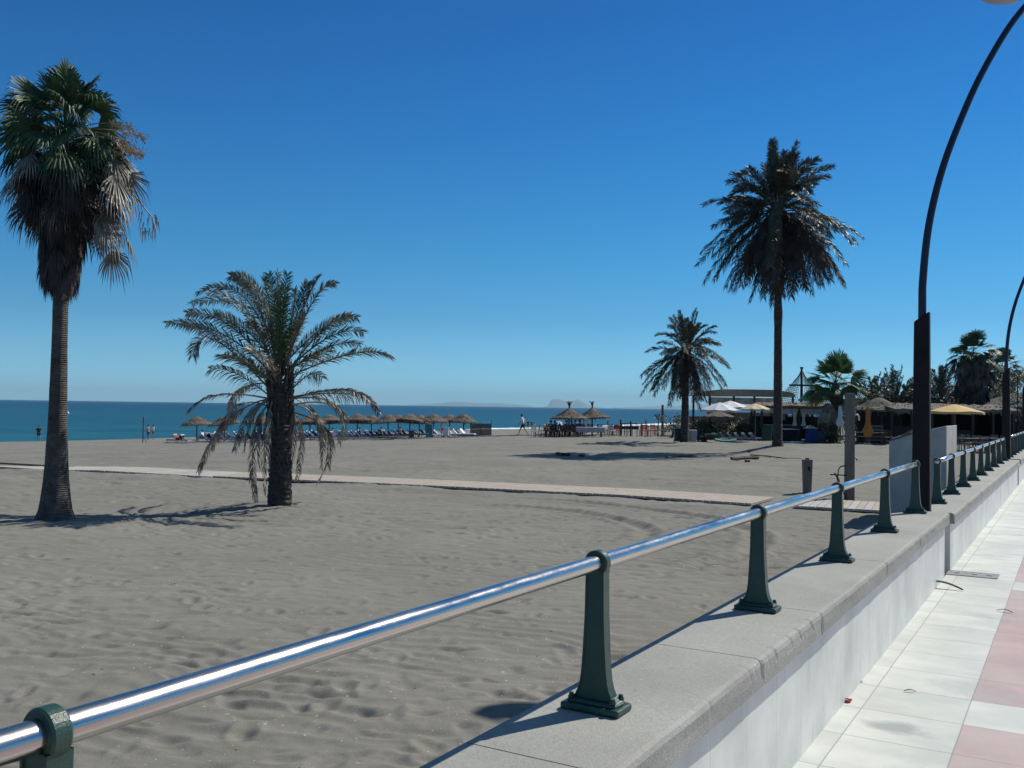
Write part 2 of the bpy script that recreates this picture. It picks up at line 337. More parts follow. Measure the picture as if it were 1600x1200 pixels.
# ------------------------------------------------------------------ headlands far across the water
def ridge(name, prof, Y, depth, label, m_):
    pts = [at(px, py, Y) for px, py in prof]; n = 60; x0, x1 = pts[0].x, pts[-1].x; vs = []; rn = random.Random(3)
    for j in range(13):
        v = j / 12 * 2 - 1
        for i in range(n + 1):
            x = x0 + (x1 - x0) * i / n; h = np.interp(x, [p.x for p in pts], [p.z + 3.3 for p in pts])
            hh = h * max(0, 1 - abs(v) ** 1.6) + h * .10 * (1 - abs(v)) * rn.uniform(-.5, .5); vs.append((x, Y + v * depth, -3.6 + hh))
    fs = [(j * (n + 1) + i, j * (n + 1) + i + 1, (j + 1) * (n + 1) + i + 1, (j + 1) * (n + 1) + i) for j in range(12) for i in range(n)]
    return tag(MB().add(vs, fs).build(name, m_), label, kind='structure')
rock = mat('headland_rock', (.10, .11, .09), .95, .4, .002, c2=(.2, .2, .17))
ridge('headland', [(840, 636.5), (851, 635.4), (855.9, 634), (859.3, 628), (862, 624.2), (870, 623.8), (876.7, 624.4), (885, 627.4), (892, 625.8), (897.5, 626.3), (903, 624), (907.6, 625.8), (912, 630), (920, 633), (932, 635.5), (945, 637.5)], 40000, 1000, 'rocky headland on the horizon', rock)
ridge('hills', [(960, 637), (1000, 635.5), (1040, 634), (1075, 633.5), (1095, 631.5), (1110, 633), (1130, 634), (1180, 633), (1260, 634), (1330, 639)], 42000, 1200, 'faint coastal hills on the horizon', rock)
ridge('hills', [(640, 632), (675, 630.5), (700, 628.6), (712, 627.4), (725, 628), (740, 629.4), (790, 630), (830, 634)], 45600, 300, 'very faint mountain on the horizon', rock)

# ------------------------------------------------------------------ haze over the water
hz = MB().box((0, 0, 290), (2 * S + 400, 2 * S + 400, 604)).build('haze', None or bpy.data.materials.new('haze_air'))
hm = hz.data.materials[0]; hm.use_nodes = True; ht = hm.node_tree; ht.nodes.remove(ht.nodes['Principled BSDF'])
pv = ht.nodes.new('ShaderNodeVolumePrincipled'); pv.inputs['Color'].default_value = (.55, .85, 1.0, 1); pv.inputs['Density'].default_value = .38e-4
ht.links.new(pv.outputs[0], ht.nodes['Material Output'].inputs['Volume']); tag(hz, 'thin sea haze', kind='stuff')

# ------------------------------------------------------------------ boardwalk across the sand
def boardwalk(path, width, planks, label, name, m_, dark, zoff=.06):
    mb = MB(); P = [Vector((x, y, 0)) for x, y in path]; seg = [(P[i + 1] - P[i]).length for i in range(len(P) - 1)]; tot = sum(seg); s = 0; rn = random.Random(5)
    while s < tot:
        q = s; i = 0
        while q > seg[i] and i < len(seg) - 1: q -= seg[i]; i += 1
        d = (P[i + 1] - P[i]).normalized(); c_ = P[i] + d * q; nrm = Vector((d.y, -d.x, 0))
        if nrm.y > 0: nrm = -nrm
        c_ = c_ + nrm * width / 2; z = float(ground(c_.x, c_.y)) + zoff
        mb.box((c_.x, c_.y, z), (width + rn.uniform(-.03, .03), planks * .9, .05), math.atan2(nrm.y, nrm.x), 0 if rn.random() > .25 else 1)
        s += planks
    for off in (.15, width - .15):
        for i in range(len(P) - 1):
            d = (P[i + 1] - P[i]); nrm = Vector((d.y, -d.x, 0)).normalized(); nrm = -nrm if nrm.y > 0 else nrm; c_ = (P[i] + P[i + 1]) / 2 + nrm * off
            mb.box((c_.x, c_.y, float(ground(c_.x, c_.y)) + zoff - .055), (d.length * .995, .08, .06), math.atan2(d.y, d.x), 2)
    o = mb.build(name, [m_, mat(name + '_b', [k * .9 for k in (.42, .37, .31)], .85, .15, 3), dark]); return tag(o, label, kind='structure')
pinkw = mat('boardwalk_wood', (.40, .335, .275), .85, .14, 2.5, .3, 30)
palew = mat('boardwalk_pale', (.43, .41, .36), .85, .12, 2.5, .3, 30)
boardwalk(BW_FAR[3:7], 1.75, .15, 'wooden boardwalk of pinkish planks crossing the sand', 'boardwalk', pinkw, M['darkwood'], .03)
boardwalk(BW_FAR[:4], 1.75, .15, 'pale stretch of the boardwalk running left to the sea', 'path', palew, M['thatch'], .012)
gw = mat('boardwalk_grey', (.40, .385, .36), .85, .16, 2.5, .3, 30)
boardwalk([(6.6, 21.35), (8.3, 20.6), (10.2, 19.9)], 1.9, .15, 'grey wooden landing by the shower', 'path', gw, M['darkwood'], .04)
a_, b_ = at(575, 682, 92), at(840, 682, 80)
boardwalk([(-12.6, 92), (-4.5, 87), (2.6, 82), (9, 79)], 1.6, .3, 'far boardwalk leading to the straw parasols', 'path', palew, M['darkwood'], .06)
# ------------------------------------------------------------------ promenade pavement (local x = across, y = along)
ROT = -TH
def onp_early(px, py): d = ray(px, py); k = CZ / -d.z; return Vector((d.x * k, d.y * k, 0))
def ROTP(p): return Vector((p.x * CT - p.y * ST, p.x * ST + p.y * CT, 0))
m, t, b = newmat('paving'); L = t.links; tc = t.nodes.new('ShaderNodeTexCoord'); sp = t.nodes.new('ShaderNodeSeparateXYZ'); L.new(tc.outputs['Object'], sp.inputs[0])
def mth(op, a, b_=None, c_=None):
    n = t.nodes.new('ShaderNodeMath'); n.operation = op
    for i, v in enumerate((a, b_, c_)):
        if v is None: continue
        if hasattr(v, 'links'): L.new(v, n.inputs[i])
        else: n.inputs[i].default_value = v
    return n.outputs[0]
X, Yc_ = sp.outputs[0], sp.outputs[1]
def joint(v, off, per, wd): return mth('LESS_THAN', mth('ABSOLUTE', mth('SUBTRACT', mth('FRACT', mth('DIVIDE', mth('SUBTRACT', v, off), per)), .5)), 0) if 0 else mth('GREATER_THAN', mth('ABSOLUTE', mth('SUBTRACT', mth('FRACT', mth('DIVIDE', mth('SUBTRACT', v, off), per)), .5)), .5 - wd / per)
xw = mth('ADD', X, mth('MULTIPLY', mth('SUBTRACT', noise(1.2, 2), .5), .006)); yw = mth('ADD', Yc_, mth('MULTIPLY', mth('SUBTRACT', noise(1.4, 2), .5), .006))
P0, PER = 5.72 - .245, .49
jx = joint(xw, -.497, .498, .0032); jy = joint(yw, P0, PER, .0038)
band = mth('LESS_THAN', mth('FRACT', mth('DIVIDE', mth('SUBTRACT', yw, P0), PER * 9)), 1 / 9.0)
pink = mth('MULTIPLY', mth('GREATER_THAN', xw, -.497), mth('SUBTRACT', 1, band))
fl = t.nodes.new('ShaderNodeCombineXYZ'); L.new(mth('FLOOR', mth('DIVIDE', mth('SUBTRACT', xw, -.497), .498)), fl.inputs[0]); L.new(mth('FLOOR', mth('DIVIDE', mth('SUBTRACT', yw, P0), PER)), fl.inputs[1])
wn = t.nodes.new('ShaderNodeTexWhiteNoise'); wn.noise_dimensions = '2D'; L.new(fl.outputs[0], wn.inputs['Vector'])
tilev = ramp(wn.outputs['Value'], 0, 1, (.93, .93, .93), (1.04, 1.04, 1.04))
mp = t.nodes.new('ShaderNodeMapping'); mp.inputs['Scale'].default_value = (1, 1.6, 1); mp.inputs['Rotation'].default_value = (0, 0, .9); L.new(tc.outputs['Object'], mp.inputs[0])
ad = t.nodes.new('ShaderNodeVectorMath'); ad.operation = 'ADD'; L.new(mp.outputs[0], ad.inputs[0]); sc3 = t.nodes.new('ShaderNodeVectorMath'); sc3.operation = 'SCALE'; L.new(wn.outputs['Color'], sc3.inputs[0]); sc3.inputs['Scale'].default_value = 9; L.new(sc3.outputs[0], ad.inputs[1])
vein = ramp(noise(2.2, 8, ad.outputs[0], .6), .40, .60, (.52, .54, .50), (.64, .64, .585))
white = mix(1.0, vein, tilev, 'MULTIPLY')
pk = mix(1.0, ramp(noise(2.5, 6), .35, .65, (.41, .275, .268), (.49, .35, .335)), tilev, 'MULTIPLY')
c = mix(pink, white, pk)
c = mix(ramp(noise(140, 2), .70, .74, (0, 0, 0), (.5, .5, .5)), c, (.25, .24, .22, 1)); c = mix(ramp(noise(.7, 7, r_=.68), .42, .70, (0, 0, 0), (.5, .5, .5)), c, (.42, .41, .375, 1))
st = ramp(noise(1.1, 5, r_=.6), .58, .72, (0, 0, 0), (.6, .6, .6)); c = mix(st, c, (.33, .35, .36, 1))
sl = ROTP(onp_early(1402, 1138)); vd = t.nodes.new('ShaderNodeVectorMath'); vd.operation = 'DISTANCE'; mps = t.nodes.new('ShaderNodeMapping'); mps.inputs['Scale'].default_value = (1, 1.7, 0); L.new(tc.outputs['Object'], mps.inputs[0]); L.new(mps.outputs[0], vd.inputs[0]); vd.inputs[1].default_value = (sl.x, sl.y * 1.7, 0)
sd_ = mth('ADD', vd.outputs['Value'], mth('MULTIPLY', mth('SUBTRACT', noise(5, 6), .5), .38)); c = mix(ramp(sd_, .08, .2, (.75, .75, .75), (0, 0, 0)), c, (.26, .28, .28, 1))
c = mix(mth('MULTIPLY', mth('MAXIMUM', jx, jy), .72), c, (.2, .2, .2, 1))
L.new(c, b.inputs['Base Color']); b.inputs['Roughness'].default_value = .55
bp = t.nodes.new('ShaderNodeBump'); bp.inputs['Strength'].default_value = .3; bp.inputs['Distance'].default_value = .004; L.new(mth('SUBTRACT', 1, mth('MAXIMUM', jx, jy)), bp.inputs['Height']); L.new(bp.outputs[0], b.inputs['Normal'])
PAVE = m
# pavement slab: object origin at the world origin so that x/y are the promenade's own axes
pv_ = MB().box((3.2, 60, -.25), (8.6, 150, .5)).build('pavement', PAVE, rz=ROT); tag(pv_, 'promenade pavement of white marble and pink tiles', kind='structure')

# ------------------------------------------------------------------ low wall with concrete coping
m, t, b = newmat('coping_concrete'); L = t.links; tc = t.nodes.new('ShaderNodeTexCoord')
c = mix(1.0, ramp(noise(1.6, 7), .35, .65, (.315, .305, .275), (.385, .375, .340)), ramp(noise(55, 4), .3, .7, (.86, .86, .86), (1.1, 1.1, 1.1)), 'MULTIPLY')
c = mix(ramp(noise(42, 0), .83, .845, (0, 0, 0), (.8, .8, .8)), c, (.65, .65, .63, 1))
c = mix(ramp(noise(24, 3, r_=.7), .67, .71, (0, 0, 0), (.6, .6, .6)), c, (.13, .125, .12, 1))
c = mix(ramp(noise(.9, 7, r_=.66), .40, .68, (0, 0, 0), (.5, .5, .5)), c, (.235, .225, .20, 1))
L.new(c, b.inputs['Base Color']); b.inputs['Roughness'].default_value = .85
bp = t.nodes.new('ShaderNodeBump'); bp.inputs['Strength'].default_value = .45; bp.inputs['Distance'].default_value = .012
L.new(mix(.5, noise(14, 8, r_=.75), noise(120, 3)), bp.inputs['Height']); L.new(bp.outputs[0], b.inputs['Normal']); CONC = m
m, t, b = newmat('marble_cladding'); L = t.links; tc = t.nodes.new('ShaderNodeTexCoord'); sp = t.nodes.new('ShaderNodeSeparateXYZ'); L.new(tc.outputs['Object'], sp.inputs[0])
mp = t.nodes.new('ShaderNodeMapping'); mp.inputs['Scale'].default_value = (1, 1.2, 1); L.new(tc.outputs['Object'], mp.inputs[0])
c = ramp(noise(1.6, 8, mp.outputs[0], .66), .34, .62, (.50, .51, .48), (.72, .72, .675))
yw = mth('ADD', sp.outputs[1], mth('MULTIPLY', mth('SUBTRACT', noise(1, 1), .5), .01))
jy = joint(yw, .1, .43, .0022); c = mix(mth('MULTIPLY', jy, .5), c, (.3, .3, .3, 1))
mp2 = t.nodes.new('ShaderNodeMapping'); mp2.inputs['Scale'].default_value = (1, 3, .8); L.new(tc.outputs['Object'], mp2.inputs[0])
c = mix(ramp(noise(2.2, 6, mp2.outputs[0]), .60, .74, (0, 0, 0), (.45, .45, .45)), c, (.36, .37, .38, 1))
L.new(c, b.inputs['Base Color']); b.inputs['Roughness'].default_value = .42; MARB = m
AE, AB, AP, AWL = -1.05, -1.53, -1.33, -1.092
def coping(parent, t0, t1, ref, seed):
    rn = random.Random(seed); n = max(2, int((t1 - t0) / .022)); r = .022; lo_ = [rn.uniform(-1, 1) for _ in range(n // 8 + 3)]; g_ = lambda i: lo_[i // 8] * (1 - i % 8 / 8) + lo_[i // 8 + 1] * (i % 8 / 8)
    prof = [(AB + .012, -.11), (AB, -.098), (AB, -.014), (AB + .014, 0), (AB + .25, 0), (AE - .05, 0), (AE - r, 0), (AE - r * .3, -r * .3), (AE, -r), (AE, -.06), (AE, -.104), (AE - .006, -.11)]
    vs = []; k = len(prof)
    for i in range(n + 1):
        y = t0 + .003 + (t1 - t0 - .006) * i / n
        ch = (rn.random() < .04) * rn.uniform(.1, 1) * .006; ch2 = g_(i) * .0025; dx = g_(i) * .002
        for j, (x, z) in enumerate(prof):
            xx, zz = x, z
            if j in (6, 7, 8): xx -= ch + ch2; zz -= ch * .7 + abs(ch2) * .6
            if j in (9, 10, 11): xx += dx * 1.5
            if i in (0, n) and j in (6, 7, 8, 9): xx -= .006
            vs.append((xx - ref[0], y - ref[1], zz))
    fs = [(i * k + j, i * k + (j + 1) % k, (i + 1) * k + (j + 1) % k, (i + 1) * k + j) for i in range(n) for j in range(k)]
    fs += [tuple(range(k))[::-1], tuple(n * k + j for j in range(k))]
    o = MB().add(vs, fs).build('coping_slab', CONC, parent); o.location = (0, 0, parent['capz']); return o
def wall(t0, t1, capz, joints, label, seed):
    ref = (AP, t0); p = W(AP, t0); o = thing('sea_wall', label, 'wall', (p.x, p.y, 0), ROT); o['capz'] = capz
    js = [t0] + joints + [t1]
    for i in range(len(js) - 1): coping(o, js[i], js[i + 1], ref, seed + i)
    MB().box(((AB + .04 + AWL) / 2 - ref[0], (t1 - t0) / 2 - .02, (capz - .11 - .9) / 2 + .0), (AWL - AB - .04, t1 - t0 - .05, capz - .11 + .9)).build('marble_face', MARB, o)
    del o['capz']; return o
wall(-2.0, 10.25, .63, [-.5, 1.35, 2.35, 3.75, 4.78, 6.63, 8.2], 'low white marble wall with grey concrete coping, nearest section in front', 1)
wall(10.68, 24.0, .587, [12.2, 13.9, 15.6, 17.4, 19.2, 21.0, 22.6], 'low white wall with grey coping, middle section beyond the first lamp post', 30)
wall(24.5, 75.0, .587, [27 + 2.4 * i for i in range(20)], 'low white wall with grey coping, far section beyond the second lamp post', 60)

# ------------------------------------------------------------------ railings
m, t, b = newmat('polished_steel'); L = t.links; tc = t.nodes.new('ShaderNodeTexCoord')
mp = t.nodes.new('ShaderNodeMapping'); mp.inputs['Scale'].default_value = (8, 1.2, 8); L.new(tc.outputs['Object'], mp.inputs[0])
b.inputs['Metallic'].default_value = 1; b.inputs['Base Color'].default_value = (.72, .72, .74, 1)
L.new(ramp(noise(3, 7, mp.outputs[0], .7), .35, .7, (.14, .14, .14), (.34, .34, .34)), b.inputs['Roughness'])
c = mix(ramp(noise(9, 6, r_=.75), .66, .72, (0, 0, 0), (.7, .7, .7)), (.50, .485, .465, 1), (.33, .28, .25, 1)); L.new(c, b.inputs['Base Color'])
bp = t.nodes.new('ShaderNodeBump'); bp.inputs['Strength'].default_value = .10; bp.inputs['Distance'].default_value = .003; L.new(noise(60, 5), bp.inputs['Height']); L.new(bp.outputs[0], b.inputs['Normal']); STEEL = m
def ringmesh(ro, ri, wd, n=32):
    mb = MB(); vs = []
    pr = [(ri, -wd / 2), (ro - .003, -wd / 2), (ro, -wd / 2 + .004), (ro, wd / 2 - .004), (ro - .003, wd / 2), (ri, wd / 2)]
    for k in range(n):
        q = 2 * math.pi * k / n
        for r_, y in pr: vs.append((r_ * math.cos(q), y, r_ * math.sin(q)))
    kk = len(pr); fs = [(k * kk + j, k * kk + (j + 1) % kk, ((k + 1) % n) * kk + (j + 1) % kk, ((k + 1) % n) * kk + j) for k in range(n) for j in range(kk)]
    return mb.add(vs, fs)
HR = .47
def post_proto(parent):
    half = [(.031, .448), (.030, .43), (.032, .30), (.037, .20), (.0415, .13), (.046, .095), (.052, .070), (.062, .048), (.077, .034), (.088, .030)]
    poly = [(x, z) for x, z in half] + [(-x, z) for x, z in half[::-1]]
    # web
    o = MB().prism([(x * .97, z) for x, z in poly], -.020, .020).build('post', M['green'], parent, bevel=.005)
    mb = MB()
    for s in (1, -1):
        pts = [(s * x, z) for x, z in half]; vs = []
        for x, z in pts: vs += [(x - s * .005, -.023, z), (x + s * .002, -.023, z), (x + s * .002, .023, z), (x - s * .005, .023, z)]
        n = len(pts); mb.add(vs, [(i * 4 + j, i * 4 + (j + 1) % 4, i * 4 + 4 + (j + 1) % 4, i * 4 + 4 + j) for i in range(n - 1) for j in range(4)])
    mb.build('flange', M['green'], o, bevel=.0015)
    bm = MB().box((0, 0, .012), (.205, .112, .024)).box((0, 0, .030), (.178, .086, .014), top=(.165, .074))
    bm.build('base_plate', M['green'], o, bevel=.008, bseg=3)
    ringmesh(.041, .0262, .034).build('ring', M['green'], o, smooth=False, loc=(0, 0, HR), bevel=0)
    for sx in (-1, 1):
        for sy in (-1, 1):
            MB().lathe([(.0, .0), (.012, 0), (.012, .004), (.0085, .0045), (.0085, .013), (.007, .015), (0, .015)], n=6).build('bolt', M['green'], o, loc=(sx * .073, sy * .031, .037))
    return o
PP = None
def railing(ts, capz, label, ext0, ext1):
    global PP
    p = W(AP, ts[0]); o = thing('railing', label, 'railing', (p.x, p.y, capz + .0005), ROT)
    MB().tube([(0, y, HR) for y in np.linspace(-ext0, ts[-1] - ts[0] + ext1, 12)], .0258, 40).build('handrail', STEEL, o, smooth=True)
    for i, tt in enumerate(ts):
        if PP is None: PP = q = post_proto(o)
        else: q = dup(PP, parent=o)
        q.location = (0, tt - ts[0], 0)
    return o
railing([-.95, .904, 2.83, 4.657, 6.466, 8.275, 10.0], .63, 'polished steel handrail on green posts along the nearest wall section', .3, .07)
railing([11.7 + 1.448 * i for i in range(9)], .587, 'steel handrail on closely spaced green posts between the two lamp posts', .07, .07)
railing([25.3 + 1.448 * i for i in range(22)], .587, 'steel handrail on green posts beyond the second lamp post', .07, .07)

# ------------------------------------------------------------------ arched street lamps
def lamp(tt, label, a=-1.335, base=0.0):
    p = W(a, tt); o = thing('street_lamp', label, 'street lamp', (p.x, p.y, base), ROT)
    H = 2.62
    lo, up = .092, .072; z0, z1, z2 = -.1, H - .10, H - .0
    vs = [(-lo, -.07, z0), (lo, -.07, z0), (lo, .07, z0), (-lo, .07, z0), (-up, -.055, z1), (up, -.055, z2), (up, .055, z2), (-up, .055, z1)]
    MB().add(vs, [(0, 3, 2, 1), (4, 5, 6, 7), (0, 1, 5, 4), (1, 2, 6, 5), (2, 3, 7, 6), (3, 0, 4, 7)]).build('column', M['darkpole'], o, bevel=.012)
    arc = [(.0, .6), (.0, H - .1), (.008, H + .35), (.07, H + .9), (.205, H + 1.45), (.41, H + 1.99), (.65, H + 2.5), (.99, H + 3.05), (1.35, H + 3.42), (1.75, H + 3.62)]
    # smooth by Catmull-Rom
    pts = []
    for i in range(len(arc) - 1):
        P_ = [Vector(arc[max(0, min(len(arc) - 1, i + k))]) for k in (-1, 0, 1, 2)]
        for s in range(6):
            u = s / 6; q = .5 * ((2 * P_[1]) + (P_[2] - P_[0]) * u + (2 * P_[0] - 5 * P_[1] + 4 * P_[2] - P_[3]) * u * u + (3 * P_[1] - P_[0] - 3 * P_[2] + P_[3]) * u ** 3); pts.append((q.x, 0, q.y))
    pts.append((arc[-1][0], 0, arc[-1][1]))
    MB().tube(pts, [.040 - .012 * i / len(pts) for i in range(len(pts))], 14).build('arm', M['bluepole'], o, smooth=True)
    # luminaire hung from the arch towards the beach
    hx, hzz = .98, H + 3.41
    PA = lambda r_, a_, z: (r_ * math.cos(R(a_) - ROT), r_ * math.sin(R(a_) - ROT), z)
    MB().tube([PA(1.66, 6, H + 3.58), PA(1.4, 12, H + 3.86), PA(hx + .1, 17, hzz + .3), PA(hx, 18, hzz + .10)], .018, 8).build('bracket', M['darkpole'], o, smooth=True)
    MB().lathe([(.0, .12), (.06, .11), (.10, .07), (.20, .0), (.22, -.03), (.21, -.04), (.0, -.03)], n=24).build('lamp_head', M['darkpole'], o, smooth=False, loc=(hx, 0, hzz))
    MB().lathe([(.2, -.042), (.17, -.07), (.08, -.09), (0, -.095)], n=20).build('lens', M['greybin'], o, smooth=True, loc=(hx, 0, hzz))
    for ch in children(o):
        if ch.name.split('.')[0] not in ('column', 'bracket'): ch.rotation_euler.z = R(18 if ch.name.split('.')[0] in ('lamp_head', 'lens', 'bracket') else 6) - ROT; ch.location = (0, 0, 0) if ch.name.split('.')[0] in ('arm', 'bracket') else (hx * math.cos(R(18) - ROT), hx * math.sin(R(18) - ROT), hzz)
        if ch.name.split('.')[0] in ('lamp_head', 'lens'): ch.scale = (1.3, .72, 1)
    return o
lamp(10.465, 'tall dark lamp post with arched arm in the gap of the wall, the nearest one')
lamp(24.25, 'dark lamp post with arched arm beyond the first, between the second and third railing', base=0)
lamp(38.2, 'third arched lamp post at the right edge, farthest along the wall', a=-1.52)

# ------------------------------------------------------------------ small things on the pavement
def onp(px, py):                              # point of the pavement seen at a photo pixel
    d = ray(px, py); k = CZ / -d.z; return Vector((d.x * k, d.y * k, .002))
c0 = onp(1520, 898)
o = thing('drain_cover', 'rectangular grey metal cover let into the white paving', 'cover', c0, ROT)
MB().box((0, 0, .002), (.46, .30, .006)).build('frame', mat('cover_metal', (.22, .22, .215), .6, .2, 20, .4, 80), o)
mb = MB()
for x in (-.14, .02, .15): mb.box((x, 0, .008), (.05, .06, .005))
for k in range(7): mb.box((-.2 + .065 * k, .1, .007), (.02, .05, .003))
mb.build('slot', M['greybin'], o)
def dryleaf(px, py, lbl, s=1, rot=0, m_='palmdark', name='dead_leaf', cat='leaf'):
    c_ = onp(px, py); rn = random.Random(int(px)); mb = MB(); n = 9; vs = []
    for i in range(n + 1):
        u = i / n; x = (u - .5) * .42 * s; y = .05 * s * math.sin(u * 3.1); z = .004 + .05 * s * math.sin(u * 3.14) ; wd = .022 * s * math.sin(.25 + u * 2.7) + .003
        vs += [(x, y - wd, z), (x, y, z + .014 * s), (x, y + wd, z + .002), (x, y, z + .008 * s)]
    fs = [(i * 4 + j, i * 4 + (j + 1) % 4, i * 4 + 4 + (j + 1) % 4, i * 4 + 4 + j) for i in range(n) for j in range(4)]
    o = mb.add(vs, fs).build(name, M[m_], loc=c_, rz=rot); return tag(o, lbl, cat)
dryleaf(1465, 920, 'curled dark palm leaf piece lying by the foot of the wall', 1.0, -.5)
dryleaf(1422, 1082, 'small brown twig on a white tile', .16, -.2, name='twig', cat='twig')
dryleaf(1570, 957, 'short dark twig on the pink paving near the tile joint', .3, -.9, name='twig', cat='twig')
def crumple(px, py, lbl, m_, s, name='litter'):
    c_ = onp(px, py); rn = random.Random(int(px * 3)); vs = []; n = 5
    for j in range(n):
        for i in range(n): vs.append(((i / (n - 1) - .5) * s + rn.uniform(-1, 1) * s * .08, (j / (n - 1) - .5) * s * .7 + rn.uniform(-1, 1) * s * .08, rn.uniform(.0, .28) * s * .8 + .003))
    fs = [(j * n + i, j * n + i + 1, j * n + n + i + 1, j * n + n + i) for j in range(n - 1) for i in range(n - 1)]
    o = MB().add(vs, fs).build(name, M[m_], loc=c_, rz=rn.uniform(0, 3)); sd = o.modifiers.new('thickness', 'SOLIDIFY'); sd.thickness = .002; return tag(o, lbl, 'litter')
crumple(1322, 1096, 'small flattened red packet by the foot of the wall', 'red', .06)
crumple(1342, 1065, 'crumpled white paper just beyond the red packet', 'whitecloth', .045)
crumple(1415, 971, 'crumpled white paper farther along the foot of the wall', 'whitecloth', .045)
crumple(1236, 1192, 'grey crumb of litter at the wall foot, bottom edge of the picture', 'greybin', .03)

# ------------------------------------------------------------------ white rendered block behind the wall, shower post, bollard, bench
p = W(-1.96, 18.56); rz = ROT
o = thing('changing_block', 'white rendered wall block with a sloping top behind the railing', 'wall', (p.x, p.y, -.45), rz)
Lb = .96; z1 = 1.373 + .45; z0 = 1.07 + .45
MB().add([(-Lb, 0, 0), (0, 0, 0), (0, 1.7, 0), (-Lb, 1.7, 0), (-Lb, 0, z0), (0, 0, z1), (0, 1.7, z1), (-Lb, 1.7, z0), (-.45 * Lb, 0, z0 + .195), (-.45 * Lb, 1.7, z0 + .195)],
         [(0, 3, 2, 1), (0, 1, 5, 8, 4), (1, 2, 6, 5), (2, 3, 7, 9, 6), (3, 0, 4, 7), (4, 8, 9, 7), (8, 5, 6, 9)]).build('wall', M['render'], o, bevel=.015)
mb = MB()
mb.add([(-Lb - .04, -.02, z0 - .018), (-.46 * Lb, -.02, z0 + .185), (-.46 * Lb, 1.5, z0 + .185), (-Lb - .04, 1.5, z0 - .018), (-Lb - .045, -.02, z0 + .01), (-.46 * Lb, -.02, z0 + .215), (-.46 * Lb, 1.5, z0 + .215), (-Lb - .045, 1.5, z0 + .01)], [(0, 3, 2, 1), (4, 5, 6, 7), (0, 1, 5, 4), (1, 2, 6, 5), (2, 3, 7, 6), (3, 0, 4, 7)])
mb.build('cover_board', M['greycloth'], o)
for i, (a, b_) in enumerate([((-.85, .2, z0 + .05), (-.45, .3, z0 + .30)), ((-.75, .5, z0 + .08), (-.42, .1, z0 + .25)), ((-.92, .1, z0 + .04), (-.55, .6, z0 + .2))]):
    q = MB().tube([a, b_], .016, 6).build('stick', M['wood'], None); q.parent = None; q.matrix_world = o.matrix_basis.copy(); tag(q, ['thin stick leaning up on the white block, highest of three', 'short stick lying on the white block behind the others', 'stick lying low across the top of the white block'][i], 'stick', 'sticks on the white block')
def sandpt(px, py):
    d = ray(px, py); Y = 20
    for _ in range(12):
        z = float(ground(d.x / d.y * Y, Y)); Y = (z - CZ) / d.z * d.y
    return Vector((d.x / d.y * Y, Y, z))
p = sandpt(1327, 782); o = thing('shower_post', 'tall grey wooden shower post with a metal pipe beside the boardwalk', 'shower', p, R(8))
MB().box((0, 0, 1.18), (.19, .15, 2.46), top=(.17, .14)).build('post', M['wood'], o, bevel=.012)
MB().tube([(.108, 0, .05), (.108, 0, 2.3), (.06, 0, 2.38)], .013, 8).build('pipe', M['metalgrey'], o, smooth=True)
MB().tube([(.108, 0, 1.92), (.19, 0, 1.93), (.22, 0, 1.88), (.225, 0, 1.80)], .02, 8).build('shower_head', M['plaswhite'], o, smooth=True)
MB().tube([(.108, 0, .95), (.15, -.02, .95), (.17, -.02, .9)], .016, 8).build('tap', M['metalgrey'], o, smooth=True)
mb = MB(); rn = random.Random(2)
for k in range(60):
    q = rn.uniform(0, 6.28); r_ = rn.uniform(.1, .42); mb.tube([(0, 0, 2.42), (r_ * .5 * math.cos(q), r_ * .5 * math.sin(q), 2.5 + rn.uniform(0, .1)), (r_ * math.cos(q), r_ * math.sin(q), 2.36 + rn.uniform(-.1, .1))], .012, 4)
p = sandpt(1261, 771); o = thing('bollard', 'short weathered wooden post with a small dark notch standing in the sand', 'post', p, R(5))
MB().box((0, 0, .39), (.165, .15, .86), top=(.215, .17)).build('post', M['wood'], o, bevel=.012)
MB().tube([(.0, 0, .80), (0, 0, .86)], .05, 8).build('cap', M['wood'], o)
MB().box((.01, -.087, .60), (.05, .02, .10)).build('notch', M['black'], o)
p = sandpt(1308, 782); o = thing('foot_tap', 'small dark metal foot rinse stand beside the shower post', 'tap', p, 0)
MB().tube([(-.05, 0, 0), (.05, .0, .25), (.0, 0, .5), (-.06, 0, .62)], .014, 6).tube([(.22, 0, 0), (.1, 0, .28), (0, 0, .56)], .014, 6).build('leg', M['rope'], o)
MB().tube([(-.16, 0, .58), (.3, 0, .56)], .016, 6).build('bar', M['rope'], o)
MB().tube([(.02, 0, .56), (.02, 0, .68), (.07, 0, .76), (.16, 0, .78), (.28, 0, .78)], .014, 6).build('hoop', M['rope'], o)
MB().box((0, 0, .015), (.5, .35, .03)).build('tray', M['darkwood'], o)
